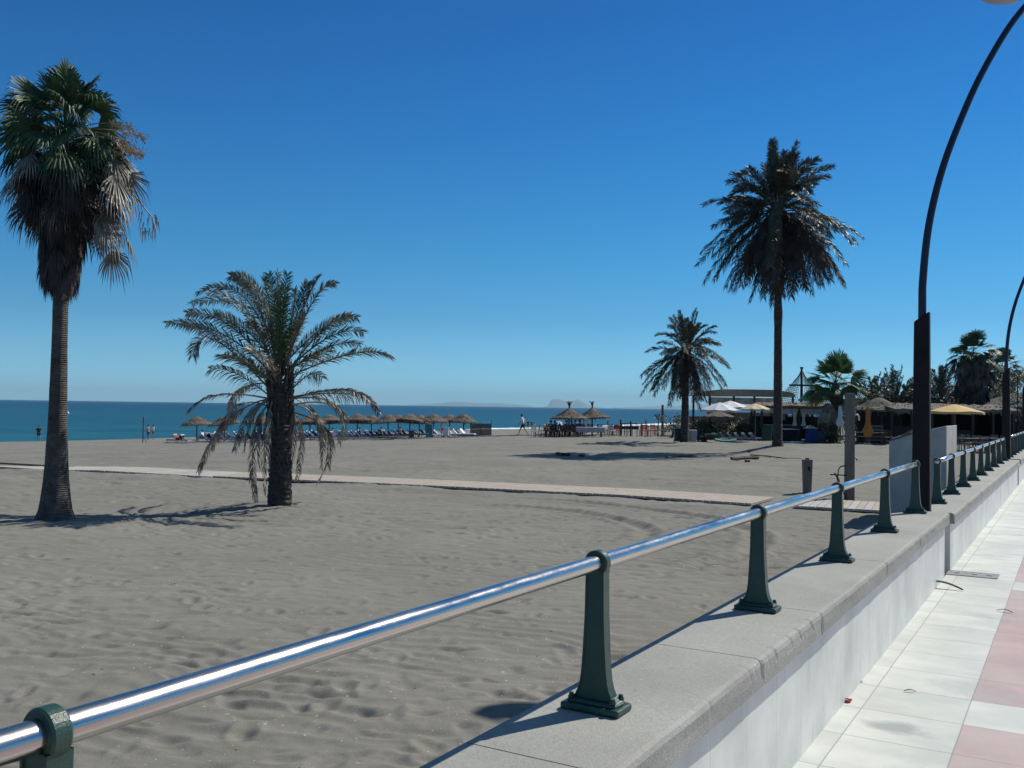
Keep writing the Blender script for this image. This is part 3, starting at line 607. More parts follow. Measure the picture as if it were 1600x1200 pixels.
# ------------------------------------------------------------------ palms
def qbez(o, c, t_, u): return o * (1 - u) ** 2 + c * 2 * u * (1 - u) + t_ * u * u
def frond(mb, o, c, t_, rn, n=44, ll=.45, lw=.016, hang=.35, ragged=.0, start=.18, stalk=.02, fwd=.9, mi=0, vee=.55, roll=None):
    """one feather leaf: a tapering midrib with two rows of narrow leaflets"""
    pts = [qbez(o, c, t_, i / 10) for i in range(11)]; roll = rn.uniform(-.5, .5) if roll is None else roll
    mb.tube(pts, [stalk * (1 - .85 * i / 10) for i in range(11)], 4, mi)
    up0 = Vector((0, 0, 1)); vs = []; fs = []
    for i in range(n):
        u = start + (1 - start) * (i + rn.random() * .6) / n
        p = qbez(o, c, t_, u); T = ((c - o) * 2 * (1 - u) + (t_ - c) * 2 * u).normalized()
        S = T.cross(up0)
        if S.length < .15: S = Vector((math.cos(i), math.sin(i), 0)) * .3 + S
        S.normalize(); N = S.cross(T).normalized(); S, N = S * math.cos(roll) + N * math.sin(roll), N * math.cos(roll) - S * math.sin(roll)
        prof = (.45 + .55 * math.sin(math.pi * min(1, (u - start) / (1 - start) * .82 + .14)))
        for s in (-1, 1):
            if rn.random() < ragged: continue
            l = ll * prof * rn.uniform(.88, 1.08)
            ph = R(rn.choice((-8, 14, 38)) + rn.uniform(-8, 8)) * (vee / .55); d = (S * s * math.cos(ph) + T * fwd * rn.uniform(.75, 1.15) + N * math.sin(ph)).normalized()
            mid = p + d * l * .5; e = p + d * l + Vector((0, 0, -hang * l * rn.uniform(.5, 1.3))); mid.z -= hang * l * .12
            wv = T.cross(d).cross(d).normalized() if False else (T - d * T.dot(d)).normalized()
            wv = (wv * rn.uniform(.5, 1) + N * rn.uniform(-.8, .8)).normalized() * lw * rn.uniform(.8, 1.2)
            k = len(vs); vs += [p - wv * .5, p + wv * .5, mid + wv, mid - wv, e]; fs += [(k, k + 1, k + 2, k + 3), (k + 3, k + 2, k + 4)]
    mb.add(vs, fs, mi)
def boots(mb, x0, z0, z1, r0, r1, rn, n, mi=0):      # old leaf bases poking from the trunk
    for k in range(n):
        z = rn.uniform(z0, z1); u = (z - z0) / (z1 - z0); r = r0 + (r1 - r0) * u; q = rn.uniform(0, 6.283)
        d = Vector((math.cos(q), math.sin(q), 0)); p = Vector((x0, 0, z)) + d * r * .8
        mb.tube([p, p + d * .07 + Vector((0, 0, .08)), p + d * .11 + Vector((0, 0, .19))], [.045, .035, .018], 5, mi)
def trunk(o, H, prof, m_, lean=(0, 0), n=20, rings=40, jit=.015, seed=1):
    rn = random.Random(seed); vs = []
    for i in range(rings + 1):
        u = i / rings; z = -.15 + (H + .15) * u; r = np.interp(z, [p[0] for p in prof], [p[1] for p in prof])
        for k in range(n):
            q = 2 * math.pi * k / n; rr = r * (1 + rn.uniform(-jit, jit) + jit * 1.5 * math.sin(i * 2.4))
            vs.append((lean[0] * u ** 1.3 + rr * math.cos(q), lean[1] * u + rr * math.sin(q), z))
    fs = [(i * n + k, i * n + (k + 1) % n, (i + 1) * n + (k + 1) % n, (i + 1) * n + k) for i in range(rings) for k in range(n)] + [tuple(rings * n + k for k in range(n))]
    return MB().add(vs, fs).build('trunk', m_, o, smooth=True)
def date_palm(loc, H, L, label, seed, ngreen=45, nmid=30, ndead=40, prof=None, ll=.42, lw=.02, n=34, gmat='palmleaf', lean=(0, 0), droop=1.0, hangl=1.0, boot=0, dmat='palmdark', spread=1.0, stalk=.03):
    rn = random.Random(seed); o = thing('date_palm', label, 'palm', loc, rn.uniform(0, 6))
    o.rotation_euler.z = 0
    prof = prof or [(0, .34), (.4, .27), (H * .5, .23), (H * .92, .25), (H, .34)]
    trunk(o, H, prof, M['trunkd'], lean, seed=seed)
    O = Vector((lean[0], lean[1], H)); g = MB(); d = MB()
    def rf(mb, e0, e1, Lk, nn, hang, rag, dr, fw=1.15):
        for k in range(nn):
            q = 2 * math.pi * (k * .618 + rn.random() * .25); e = R(rn.uniform(e0, e1)); l = L * Lk * rn.uniform(.82, 1.08)
            out = Vector((math.cos(q), math.sin(q), 0)); s = O + out * rn.uniform(.05, .2) + Vector((0, 0, rn.uniform(-.25, .25)))
            c = s + (out * math.cos(e) * spread + Vector((0, 0, math.sin(e)))) * l * .58
            t_ = c + (out * math.cos(e) * .8 * spread + Vector((0, 0, math.sin(e) * .75 - dr * rn.uniform(.5, 1.05)))) * l * .5
            side = Vector((-out.y, out.x, 0)) * l * rn.uniform(-.12, .12); frond(mb, s, c + side * .3, t_ + side, rn, n, ll, lw, hang, rag, stalk=stalk, fwd=fw)
    for e0, e1, q_, dr in ((66, 88, .3, .26), (42, 68, .35, .60), (16, 44, .35, .78)): rf(g, e0, e1, 1.0, int(ngreen * q_), .22, .0, dr * droop)
    rf(g, -8, 18, 1.0, nmid // 2, .35, .05, .72 * droop); rf(g, -34, -8, 1.0, nmid // 2, .45, .08, .62 * droop)
    rf(d, -58, -30, hangl, int(ndead * .35), .5, .1, .5 * droop); rf(d, -76, -52, hangl, int(ndead * .3), .6, .12, .35 * droop)
    for k in range(int(ndead * .35)):                     # fronds hanging against the trunk
        q = rn.uniform(0, 6.283); out = Vector((math.cos(q), math.sin(q), 0)); l = L * hangl * rn.uniform(.7, 1.08)
        s = O + out * .2 + Vector((0, 0, -.1)); c = s + out * rn.uniform(.35, .8) * L * .3 + Vector((0, 0, -.1 * l)); t_ = s + out * rn.uniform(.2, .6) * L * .35 + Vector((0, 0, -l))
        frond(d, s, c, t_, rn, n, ll * .8, lw, .6, .15, stalk=stalk)
    if boot: boots(d, 0, H - boot, H + .1, .22, .3, rn, 60)
    g.build('crown', M[gmat], o); d.build('dead_fronds', M[dmat], o); return o
def fan(mb, hub, T, S, size, rn, nseg=26, span=2.5, droop=.5, lw=.018, split=.45, mi=0, fold=.12):
    N = T.cross(S).normalized(); vs = []; fs = []
    for i in range(nseg):
        a = (i / (nseg - 1) - .5) * span * 1.0 + rn.uniform(-.02, .02); d = (T * math.cos(a) + S * math.sin(a)).normalized(); l = size * (1 - .28 * (abs(a) / (span / 2)) ** 2) * rn.uniform(.9, 1.06)
        wv = (S * math.cos(a) - T * math.sin(a)); wA = size * split * span / nseg * .62; g = Vector((0, 0, -1))
        p1 = hub + d * l * split + g * droop * l * .06; p2 = hub + d * l * .75 + g * droop * l * .24 * rn.uniform(.7, 1.3); p3 = hub + d * l * .93 + g * droop * l * .62 * rn.uniform(.6, 1.3)
        f = N * size * fold * (.14 if i % 2 else -.14); k = len(vs); w1 = wv * max(wA, lw); w2 = wv * lw * .9
        vs += [hub, p1 - w1 + f, p1 + w1 - f, p2 - w2, p2 + w2, p3]; fs += [(k, k + 1, k + 2), (k + 1, k + 3, k + 4, k + 2), (k + 3, k + 5, k + 4)]
    mb.add(vs, fs, mi)
def fan_leaf(mb, O, out, e, pl, size, rn, droop=.5, face=None, lw=.018, pw=.02, sag=.3, nseg=26, span=2.5, split=.45, mess=.35):
    s = O; dirv = out * math.cos(e) + Vector((0, 0, math.sin(e))); c = s + dirv * pl * .55; hub = s + dirv * pl + Vector((0, 0, -sag * pl * max(0, math.cos(e))))
    mb.tube([qbez(s, c, hub, i / 4) for i in range(5)], [pw, pw * .8, pw * .7, pw * .6, pw * .5], 4)
    T = (hub - c).normalized(); T = (T + Vector((0, 0, -.25 * droop))).normalized(); S = T.cross(Vector((0, 0, 1)))
    if S.length < .1: S = Vector((-out.y, out.x, 0))
    S.normalize(); S = (S + Vector((rn.uniform(-1, 1), rn.uniform(-1, 1), rn.uniform(-1, 1))) * mess).normalized(); S = (S - T * S.dot(T)).normalized()
    fan(mb, hub, T, S, size, rn, nseg, span, droop, lw, split)
def fan_palm(loc, H, Rr, label, seed, ngreen=26, nmid=20, skirt=None, prof=None, size=.85, lw=.018, lean=(0, 0), petiole=.9, gmat='palmgreen', mmat='palmdry', nseg=26, mess=.6, gdroop=.35, gpet=1.0):
    rn = random.Random(seed); o = thing('fan_palm', label, 'palm', loc); prof = prof or [(0, .3), (.5, .2), (H, .16)]
    trunk(o, H, prof, M['trunk'], lean, seed=seed, jit=.008)
    O = Vector((lean[0], lean[1], H)); g = MB(); md = MB(); md2 = MB(); sk = MB()
    for k in range(ngreen):
        q = 2.4 * k + rn.uniform(-.3, .3); e = R(88 - 88 * (k / ngreen) ** .8 + rn.uniform(-8, 8)); out = Vector((math.cos(q), math.sin(q), 0))
        fan_leaf(g, O + Vector((0, 0, -.3 * k / ngreen)), out, e, petiole * gpet * rn.uniform(.6, 1.15) * Rr, size * Rr * rn.uniform(.8, 1.12), rn, gdroop + gdroop * k / ngreen, lw=lw, nseg=nseg, mess=mess * .8)
    for k in range(nmid):
        q = 2.4 * k + rn.uniform(-.5, .5); e = R(-5 - 55 * (k / nmid) + rn.uniform(-12, 12)); out = Vector((math.cos(q), math.sin(q), 0))
        fan_leaf(md if rn.random() < .62 else md2, O + Vector((0, 0, -.2 - .9 * k / nmid * Rr)), out, e, petiole * rn.uniform(.5, 1.1) * (1 - .45 * k / nmid) * Rr, size * Rr * rn.uniform(.65, 1.05) * (1 - .15 * k / nmid), rn, .9, lw=lw, nseg=int(nseg * .8), split=.3, mess=mess)
    if skirt:
        ln, r0, r1, nn = skirt                       # length, top radius, bottom radius
        for k in range(nn):
            u = rn.random(); q = rn.uniform(0, 6.283); z = H - .5 - u * (ln - .9); rr = (r0 + (r1 - r0) * u) * rn.uniform(.45, 1.0); out = Vector((math.cos(q), math.sin(q), 0))
            xl = lean[0] * (max(z, 0) / H) ** 1.3; base = Vector((xl, lean[1] * z / H, z)); hub = base + out * rr + Vector((0, 0, .10))
            sk.tube([base + Vector((0, 0, .25)) + out * .1, hub], [.015, .012], 3)
            T = (out * rn.uniform(-.1, .12) + Vector((rn.uniform(-.08, .08), rn.uniform(-.08, .08), -1))).normalized(); S = Vector((-out.y, out.x, 0)); S = (S - T * S.dot(T)).normalized()
            fan(sk, hub, T, S, size * Rr * rn.uniform(.65, 1.0), rn, int(nseg * .7), rn.uniform(.45, .9), .3, lw * .85, .2, fold=.3)
    g.build('crown', M[gmat], o); md.build('dry_fronds', M[mmat], o); md2.build('dry_fronds', M['palmdry'], o)  # second share of dry fronds in a pale tone, standing in for light glints
    if skirt: sk.build('skirt', M['palmdark'], o)
    return o, O, rn

# large fan palm on the left
p1 = sandpt(86, 814)
fp, O, rn = fan_palm((p1.x, p1.y, p1.z), 6.5, 1.0, 'tall shaggy fan palm with a hanging brown skirt, far left of the beach', 11, ngreen=62, nmid=76, skirt=(2.8, .46, .27, 300),
              prof=[(-.2, .42), (0, .33), (.12, .28), (.35, .235), (.8, .19), (1.6, .15), (3, .122), (6, .115)], size=.66, petiole=.82, lw=.014, nseg=24, mmat='palmdark', mess=1.4, gpet=.9, gdroop=.45)
fl = MB()                                          # dry flower sprays on the right
for j, (dx, dz) in enumerate(((1.05, .35), (1.3, .15), (1.38, .4), (.95, .12), (1.2, .52), (1.45, .05))):
    s = O + Vector((.1, 0, 0)); e = O + Vector((dx + .08, -.1 - .08 * j, dz - .55)); c = O + Vector((dx * .5, -.1, dz - .3))
    fl.tube([qbez(s, c, e, i / 6) for i in range(7)], .009, 4)
    for k in range(70):
        b0 = qbez(s, c, e, rn.uniform(.72, 1)); d = Vector((rn.gauss(0, 1), rn.gauss(0, 1), rn.gauss(-.3, .8))).normalized() * rn.uniform(.04, .15)
        fl.add([b0, b0 + d + Vector((.010, 0, .005)), b0 + d - Vector((.008, 0, .008))], [(0, 1, 2)])
        fl.add([b0 + d * .6, b0 + d * 1.2 + Vector((.01, 0, .012)), b0 + d * 1.1 + Vector((-.012, 0, 0))], [(0, 1, 2)])
fl.build('flower_stalk', M['flower'], fp)
# dead fan leaf on the crown's right edge
ex = MB()
for k, (dx, dz, e_) in enumerate(((.55, -.8, -.05), (.7, -1.1, -.3), (.35, -1.4, -.45), (.6, -.6, .2), (.8, -.9, -.15), (.5, -.4, .35), (.2, -1.7, -.6), (.9, -1.2, .0))):
    
    for j in range(2):
        out = Vector((.95, rn.uniform(-.6, .6), 0)).normalized(); fan_leaf(ex, O + Vector((.1, 0, dz * .75 + rn.uniform(-.1, .1))), out, e_ + rn.uniform(-.15, .15), rn.uniform(.6, 1.05), rn.uniform(.42, .6), rn, 1.1, mess=1.3, lw=.012, nseg=20, split=.25)
ex.tube([O + Vector((.5, 0, -.9)), O + Vector((1.2, -.1, -1.05)), O + Vector((1.55, -.15, -1.45)), O + Vector((1.65, -.15, -1.75))], [.018, .014, .010, .006], 5)
for k in range(30):
    b0 = O + Vector((1.5 + rn.uniform(-.2, .14), -.15 + rn.uniform(-.1, .1), -1.35 - rn.uniform(0, .35))); ex.add([b0, b0 + Vector((.02, 0, 0)), b0 + Vector((rn.uniform(-.05, .05), 0, -.22))], [(0, 1, 2)])
ex.build('dry_frond', M['palmdry'], fp)

# wind torn date palm in front: each frond follows the photograph's outline at its own depth
p2 = sandpt(437, 796); Yp = p2.y
dp = thing('date_palm', 'wind torn date palm with drooping dead fronds, standing alone in the near sand', 'palm', p2)
o0 = at(437, 606, Yp) - p2; Hp = o0.z
trunk(dp, Hp + .1, [(-.2, .27), (0, .245), (.15, .225), (.6, .205), (1.1, .19), (1.6, .195), (2.0, .21), (2.6, .16)], M['trunkd'], (o0.x + .02, 0), seed=5, jit=.05, n=26, rings=70)
bt = MB(); rn = random.Random(9)
for k in range(190):
    z = rn.uniform(.05, Hp + .15); q = rn.uniform(0, 6.283); d = Vector((math.cos(q), math.sin(q), 0)); rr = .19; x0 = o0.x * (max(z, 0) / Hp) ** 1.3
    if z < 1.3: pp_ = Vector((x0, 0, z)) + d * rr * 1.0; bt.tube([pp_, pp_ + d * .03 + Vector((0, 0, .05))], [.035, .014], 4)
    else:
        pp_ = Vector((x0, 0, z)) + d * rr * .8; bt.tube([pp_, pp_ + d * .06 + Vector((0, 0, .12)), pp_ + d * .11 + Vector((0, 0, .27 + rn.uniform(0, .12)))], [.035, .026, .012], 5)
bt.build("leaf_bases", M["palmdark"], dp)["kind"] = "stuff"
def P2(cx, cz, dy): return at(240 + cx / 2.727, 400 + cz / 2.727, Yp + dy) - p2
GREEN = [(330, 85, 455, 190), (190, 155, 400, 190), (165, 205, 370, 230), (140, 245, 330, 300), (55, 290, 290, 330), (490, 75, 520, 250), (470, 95, 500, 260), (570, 75, 550, 270), (600, 140, 585, 310), (700, 90, 640, 215), (770, 120, 670, 210), (640, 240, 590, 370), (870, 265, 720, 320), (895, 330, 740, 350), (880, 375, 720, 400), (1005, 430, 830, 420), (760, 400, 660, 440), (230, 150, 420, 260), (420, 120, 490, 260), (530, 70, 530, 260), (840, 250, 690, 330), (260, 240, 410, 330), (540, 130, 540, 300), (660, 110, 610, 250), (345, 100, 450, 230)]
DRY = [(165, 430, 265, 360), (120, 285, 310, 370), (240, 480, 370, 510), (560, 190, 550, 330), (145, 665, 290, 590), (320, 660, 390, 560), (190, 920, 330, 690), (345, 830, 430, 650), (440, 1070, 428, 760), (475, 1010, 478, 740), (385, 835, 440, 660), (500, 820, 500, 650), (575, 915, 590, 680), (610, 955, 625, 720), (695, 970, 745, 760), (745, 900, 700, 690), (790, 800, 770, 640), (960, 670, 810, 570), (715, 905, 690, 680), (820, 700, 720, 610), (640, 250, 590, 400), (700, 420, 640, 470), (450, 900, 450, 700), (250, 820, 360, 640), (880, 600, 740, 585), (485, 900, 490, 700), (420, 480, 470, 520), (720, 520, 640, 520)]
g = MB(); d = MB(); g2 = MB(); rn = random.Random(21)
for lst, mb, hang, rag, base in ((GREEN, g, .22, .0, (500, 545)), (DRY, d, .55, .16, (545, 665))):
    for i, (tx, tz, mx, mz) in enumerate(lst):
        dy = rn.uniform(-1.1, 1.1); t_ = P2(tx, tz, dy); v = P2(mx, mz, dy * .5); s = P2(525 + rn.uniform(-16, 24), rn.uniform(*base), rn.uniform(-.08, .08)); c = v * 2 - (s + t_) * .5
        l = (t_ - s).length; low = tz > 640
        frond(mb if mb is d or (440 < tx < 700 and tz < 200) else g2, s, c, t_, rn, int((92 if not low else 66) * l / 2.1), .27 if not low else .18, .0088 if not low else .010, hang, rag if not low else .12, start=.2 if not low else .34, stalk=.019, fwd=1.15 if not low else 1.7, vee=.5, roll=rn.choice((-1, 1)) * rn.uniform(.35, 1.1))
for k in range(5):                                 # further fronds front and back of the crown
    q = math.pi / 2 * (1 if k % 2 else -1) + rn.uniform(-.9, .9); e = R(rn.uniform(15, 75)); out = Vector((math.cos(q), math.sin(q), 0)); l = rn.uniform(1.4, 2.0)
    s = o0.copy(); c = s + (out * math.cos(e) + Vector((0, 0, math.sin(e)))) * l * .6; t_ = c + (out * math.cos(e) * .8 + Vector((0, 0, math.sin(e) * .6 - .35))) * l * .5
    frond(g2 if k % 3 else d, s, c, t_, rn, 100, .32, .0105, .3, .03, stalk=.018)
g.build('crown', M['palmgreen'], dp); g2.build('outer_fronds', M['palmnear'], dp); d.build('dead_fronds', M['palmdry'], dp)

# tall date palm on the right, middle one by the bar, and the crowns behind the beach bars
p = gp(1215, 48.0); p.z = float(ground(p.x, p.y)) + .2
date_palm((p.x, p.y, p.z), 12.0, 3.85, 'very tall date palm with a thin bare trunk and full dark crown', 31, 54, 38, 72, prof=[(-.3, .36), (0, .30), (.5, .23), (6, .19), (6.8, .22), (7.2, .18), (11.2, .16), (12, .26)], ll=.54, lw=.020, n=84, lean=(-.05, 0), boot=1.2, droop=1.4, hangl=1.05, stalk=.035)
p = gp(1070, 59.5)
date_palm((p.x, p.y, p.z), 5.65, 2.95, 'medium date palm beside the beach bar bins', 37, 30, 20, 24, prof=[(-.3, .36), (0, .31), (.5, .25), (3, .21), (4.9, .24), (5.8, .30)], ll=.42, lw=.020, n=66, boot=.6, gmat='palmleaf', dmat='palmdark', droop=1.45, hangl=1.0)
def backpalm(px, Y, top, H_L, label, seed, **k):
    p = gp(px, Y); zt = at(px, top, Y).z; L = H_L; date_palm((p.x, p.y, p.z), max(1.2, zt - p.z - L * .95), L, label, seed, n=44, ll=.45, lw=.032, droop=1.3, **k)
backpalm(1363, 84, 582, 3.0, 'date palm crown behind the round thatched roof, left of the dense one', 41, ngreen=30, nmid=16, ndead=14)
backpalm(1396, 80, 570, 4.2, 'dense grey green date palm crown behind the thatched bar', 42, ngreen=46, nmid=30, ndead=26, dmat='palmdry')
backpalm(1424, 86, 592, 2.4, 'low date palm crown just left of the lamp post', 46, ngreen=24, nmid=12, ndead=14)
backpalm(1470, 78, 560, 3.9, 'upright dark date palm right of the near lamp post', 43, ngreen=40, nmid=22, ndead=30)
backpalm(1500, 88, 600, 2.6, 'small date palm between the two taller palms at right', 47, ngreen=24, nmid=16, ndead=26, dmat='palmdry')
def backfan(px, Y, top, Rr, label, seed, skirt, **k):
    p = gp(px, Y); zt = at(px, top, Y).z; H = zt - p.z - Rr * 1.45
    return fan_palm((p.x, p.y, p.z), H, Rr, label, seed, lw=.05, nseg=18, skirt=skirt, prof=[(0, .4), (1, .3), (20, .28)], **k)
backfan(1521, 76, 512, 1.45, 'tallest fan palm at right with a thick brown skirt', 51, (4.6, 1.75, 1.1, 170), ngreen=30, nmid=44)
backfan(1566, 84, 540, 1.35, 'fan palm behind the second lamp post', 52, (3.4, 1.2, .8, 90), ngreen=24, nmid=22)
backfan(1543, 92, 575, 1.6, 'dense lower fan palm under the two tall ones at right', 53, (3.4, 1.3, .9, 80), ngreen=30, nmid=26)
p = gp(1302, 62); zt = at(1300, 556, 62).z
fan_palm((p.x, p.y, p.z), zt - p.z - 1.75, 1.35, 'green fan palm growing in front of the beach bar', 55, ngreen=36, nmid=9, lw=.04, nseg=22, skirt=(1.0, .4, .3, 16), prof=[(0, .3), (1, .22), (9, .22)], gmat='palmbright', lean=(.15, 0), size=.95, gdroop=.12, mess=.8)

# ------------------------------------------------------------------ people
def skinned(name, V, E, rad, m_, parent, lv=2):
    me = bpy.data.meshes.new(name); me.from_pydata([tuple(v) for v in V], E, []); me.materials.append(m_)
    o = bpy.data.objects.new(name, me); COL.objects.link(o); o.parent = parent
    sk = o.modifiers.new('skin', 'SKIN'); sk.use_smooth_shade = True
    for i, r in enumerate(rad):
        q = me.skin_vertices[0].data[i]; q.radius = r if isinstance(r, tuple) else (r, r); q.use_root = (i == 0); q.use_loose = False
    ss = o.modifiers.new('subdivision', 'SUBSURF'); ss.levels = ss.render_levels = lv
    return o
def person(loc, rz, label, pose='stand', shirt='whitecloth', shorts='navy', seed=0, group=None, s=1.0, hat=None, cat='person'):
    rn = random.Random(seed); o = thing('person', label, cat, loc, rz, group); o.scale = (s, s, s)
    st = {'stand': 0, 'walk': 1}.get(pose, 0); sit = pose == 'sit'
    zb = .45 if sit else .92; up = zb - .92
    lean = .04 + .05 * st; sh_z = 1.40 + up
    V = [(0, 0, zb), (0, lean * .3, 1.10 + up), (0, lean * .8, 1.28 + up), (0, lean, 1.44 + up), (0, lean + .01, 1.50 + up), (0, lean + .025, 1.60 + up), (0, lean + .02, 1.69 + up), (0, lean + .125, 1.585 + up)]
    rad = [(.15, .11), (.13, .095), (.165, .11), .06, .058, (.078, .098), (.055, .065), .012]
    E = [(0, 1), (1, 2), (2, 3), (3, 4), (4, 5), (5, 6), (5, 7)]
    legs = []; arms = []
    for sd in (-1, 1):
        k = len(V); ph = .24 * sd * st
        if sit: J = [(sd * .09, 0, zb), (sd * .13, .42, zb + .05), (sd * .13, .44, .09), (sd * .13, .58, .04)]
        else: J = [(sd * .09, 0, .88), (sd * .10, ph * .9 + .03 * st, .49), (sd * .10, ph * 1.6 - (.1 * st if sd < 0 else 0), .08 + (.04 if st and sd < 0 else 0)), (sd * .12, ph * 1.6 + .15, .035)]
        V += J; rad += [.092, .062, .042, (.04, .03)]; E += [(0, k), (k, k + 1), (k + 1, k + 2), (k + 2, k + 3)]; legs.append(J)
        k = len(V); sw = -.16 * sd * st
        if sit: A = [(sd * .19, lean, sh_z), (sd * .25, .10, 1.15 + up), (sd * .2, .32, 1.10 + up), (sd * .19, .39, 1.10 + up)]
        else: A = [(sd * .19, lean, sh_z), (sd * .25, sw * .8, 1.13), (sd * .26, sw * 1.6 + .06, .88), (sd * .26, sw * 1.7 + .09, .80)]
        V += A; rad += [.058, .043, .03, (.034, .018)]; E += [(2, k), (k, k + 1), (k + 1, k + 2), (k + 2, k + 3)]; arms.append(A)
        f = Vector(A[3]) ; dd = (f - Vector(A[2])).normalized(); sdv = Vector((0, 1, 0)) if not sit else Vector((1, 0, 0)); h = len(V) - 1
        for j, (off, ln) in enumerate(((-.028, .06), (-.01, .075), (.01, .08), (.028, .068))):
            k2 = len(V); a = f + sdv * off + dd * ln * .5; b_ = f + sdv * off * 1.15 + dd * ln + Vector((-sd * .012, 0, 0)); V += [tuple(a), tuple(b_)]; rad += [.0095, .007]; E += [(h, k2), (k2, k2 + 1)]
        k2 = len(V); a = f + sdv * .045 - dd * .02; V += [tuple(a), tuple(a + dd * .04 + sdv * .01)]; rad += [.011, .008]; E += [(h, k2), (k2, k2 + 1)]
    skinned('body', V, E, rad, M['skin'], o)
    if shirt:
        V2 = [(0, 0, zb + .03), (0, lean * .3, 1.10 + up), (0, lean * .8, 1.28 + up), (0, lean, 1.425 + up)]; r2 = [(.165, .13), (.15, .115), (.185, .13), .07]; E2 = [(0, 1), (1, 2), (2, 3)]
        for A in arms:
            k = len(V2); a, b_ = Vector(A[0]), Vector(A[1]); V2 += [A[0], tuple(a.lerp(b_, .75))]; r2 += [.075, .062]; E2 += [(2, k), (k, k + 1)]
        skinned('shirt', V2, E2, r2, M[shirt], o)
    V3 = [(0, 0, zb + .06)]; r3 = [(.165, .125)]; E3 = []
    for J in legs:
        k = len(V3); a, b_ = Vector(J[0]), Vector(J[1]); V3 += [J[0], tuple(a.lerp(b_, .72))]; r3 += [.11, .092]; E3 += [(0, k), (k, k + 1)]
    skinned('shorts', V3, E3, r3, M[shorts], o)
    hc = (0, lean + .005, 1.625 + up); prof = [(.104 * math.sin(R(a)), .115 * math.cos(R(a))) for a in (100, 85, 65, 45, 25, 5)]
    MB().lathe(prof, hc, 14).build('hat' if hat else 'hair', M[hat or 'hair'], o, smooth=True)
    mb = MB()
    for sd in (-1, 1): mb.lathe([(0, -.012), (.01, -.008), (.013, 0), (.01, .008), (0, .012)], (sd * .032, lean + .105, 1.605 + up), 8)
    mb.build('eye', M['hair'], o)
    return o
def gpt(px, Y, dz=0):
    if 832 < px < 1031 and 75 <= Y <= 87: Y -= 5
    p = gp(px, Y); return (p.x, p.y, p.z + dz)
SP = {'sit': .0}
person(gpt(817, 82), R(78), 'man in white shirt and dark shorts walking left along the far boardwalk', 'walk', 'whitecloth', 'navy', 1, s=1.06)
q = person(gpt(60, 106), R(20), 'person in dark clothes with a backpack at the water edge, far left', 'stand', 'navy', 'navy', 2)
MB().box((0, -.20, 1.22), (.30, .2, .48), top=(.24, .14)).build('backpack', M['black'], q, bevel=.04)
person(gpt(231.5, 110), R(60), 'bather standing beside the beach shower pole, left of a pair', 'stand', None, 'greycloth', 3)
person(gpt(239, 110), R(-70), 'bather in white shirt beside the beach shower pole, right of a pair', 'stand', 'whitecloth', 'greycloth', 4)
for i, (px, Y, lb, sh, so, hat) in enumerate([(825, 205, 'bather in dark clothes by the surf just right of the walking man', 'navy', 'navy', None), (831, 205, 'bather with a white hat by the surf near the walking man', 'bluefab', 'navy', 'whitecloth'), (854, 200, 'lone bather in the shallows left of the blue and white parasol', None, 'navy', None),
        (950, 225, 'bather in dark clothes standing in the surf right of the second tufted parasol', 'navy', 'navy', None), (912, 215, 'bather in the surf between the two tufted parasols', None, 'navy', None), (1009, 240, 'bather at the surf behind the red chairs', 'greycloth', 'navy', None), (919, 218, 'small bather at the water edge under the right tufted parasol', None, 'redcloth', None)]):
    person(gpt(px, Y), R(40 * i), lb, 'stand', sh, so, 10 + i, hat=hat)
person(gpt(835.5, 200), R(90), 'bather in white sitting on the sand by the surf', 'sit', 'whitecloth', 'navy', 20)

# ------------------------------------------------------------------ straw parasols
def thatch_mesh(Rr, hh, rn, n=30, fringe=.34, conc=.12):
    mb = MB(); prof = [(.03, hh)] + [(Rr * u, hh * (1 - u ** (1 + conc)) * 1.0 + (.03 * math.sin(u * 9))) for u in (.18, .36, .54, .72, .88, 1)] + [(Rr * .97, -.10), (Rr * .7, hh * .28)]
    mb.lathe(prof, n=n, jit=.035, rnd=rn)
    for k in range(n * 7):
        q = rn.uniform(0, 6.283); u = rn.uniform(.35, 1.0); r = Rr * u; z = hh * (1 - u ** (1 + conc)) + .05; l = rn.uniform(.5, 1.2) * fringe; c, s = math.cos(q), math.sin(q); w_ = rn.uniform(.03, .07)
        p = Vector((r * c, r * s, z)); t_ = Vector(((r + l * .55) * c, (r + l * .55) * s, z - l * (.9 if u > .85 else .35) - .03)); S = Vector((-s, c, 0)) * w_
        mb.add([p - S, p + S, t_ + S * .3, t_ - S * .3], [(0, 1, 2, 3)])
    return mb
def straw_parasol(loc, Rr, h, label, rn, tuft=False, group=None, tilt=0):
    o = thing('straw_parasol', label, 'parasol', loc, rn.uniform(0, 6), group)
    MB().tube([(0, 0, -.2), (0, 0, h - .1)], .06, 8).build('pole', M['darkwood'], o, smooth=True)
    t_ = thatch_mesh(Rr, .82 if not tuft else .80, rn, conc=.1 if not tuft else -.12).build('thatch', M['thatch'], o, loc=(0, 0, h - (.82 if not tuft else .8))); t_.rotation_euler = (tilt, tilt * .5, 0)
    if tuft:
        mb = MB()
        for k in range(9):
            q = .7 * k; d_ = Vector((math.cos(q), math.sin(q), 0)) * rn.uniform(.06, .22) + Vector((.1 * tilt * 10, 0, 0))
            mb.tube([(0, 0, h - .1), Vector((0, 0, h + .18)) + d_ * .2, Vector((0, 0, h + .42)) + d_ * .8, Vector((0, 0, h + .52)) + d_ * 1.8], [.05, .045, .035, .012], 5)
        mb.build('tuft', M['palmdark'], o)
    return o
rn = random.Random(77)
straw_parasol(gpt(889, 80), 1.46, 2.22, 'straw parasol with a tuft on top over the terrace tables, left one of two', rn, True)
straw_parasol(gpt(925, 82), 1.42, 2.22, 'straw parasol with a bent tuft on top over the terrace tables, right one of two', rn, True, tilt=.05)
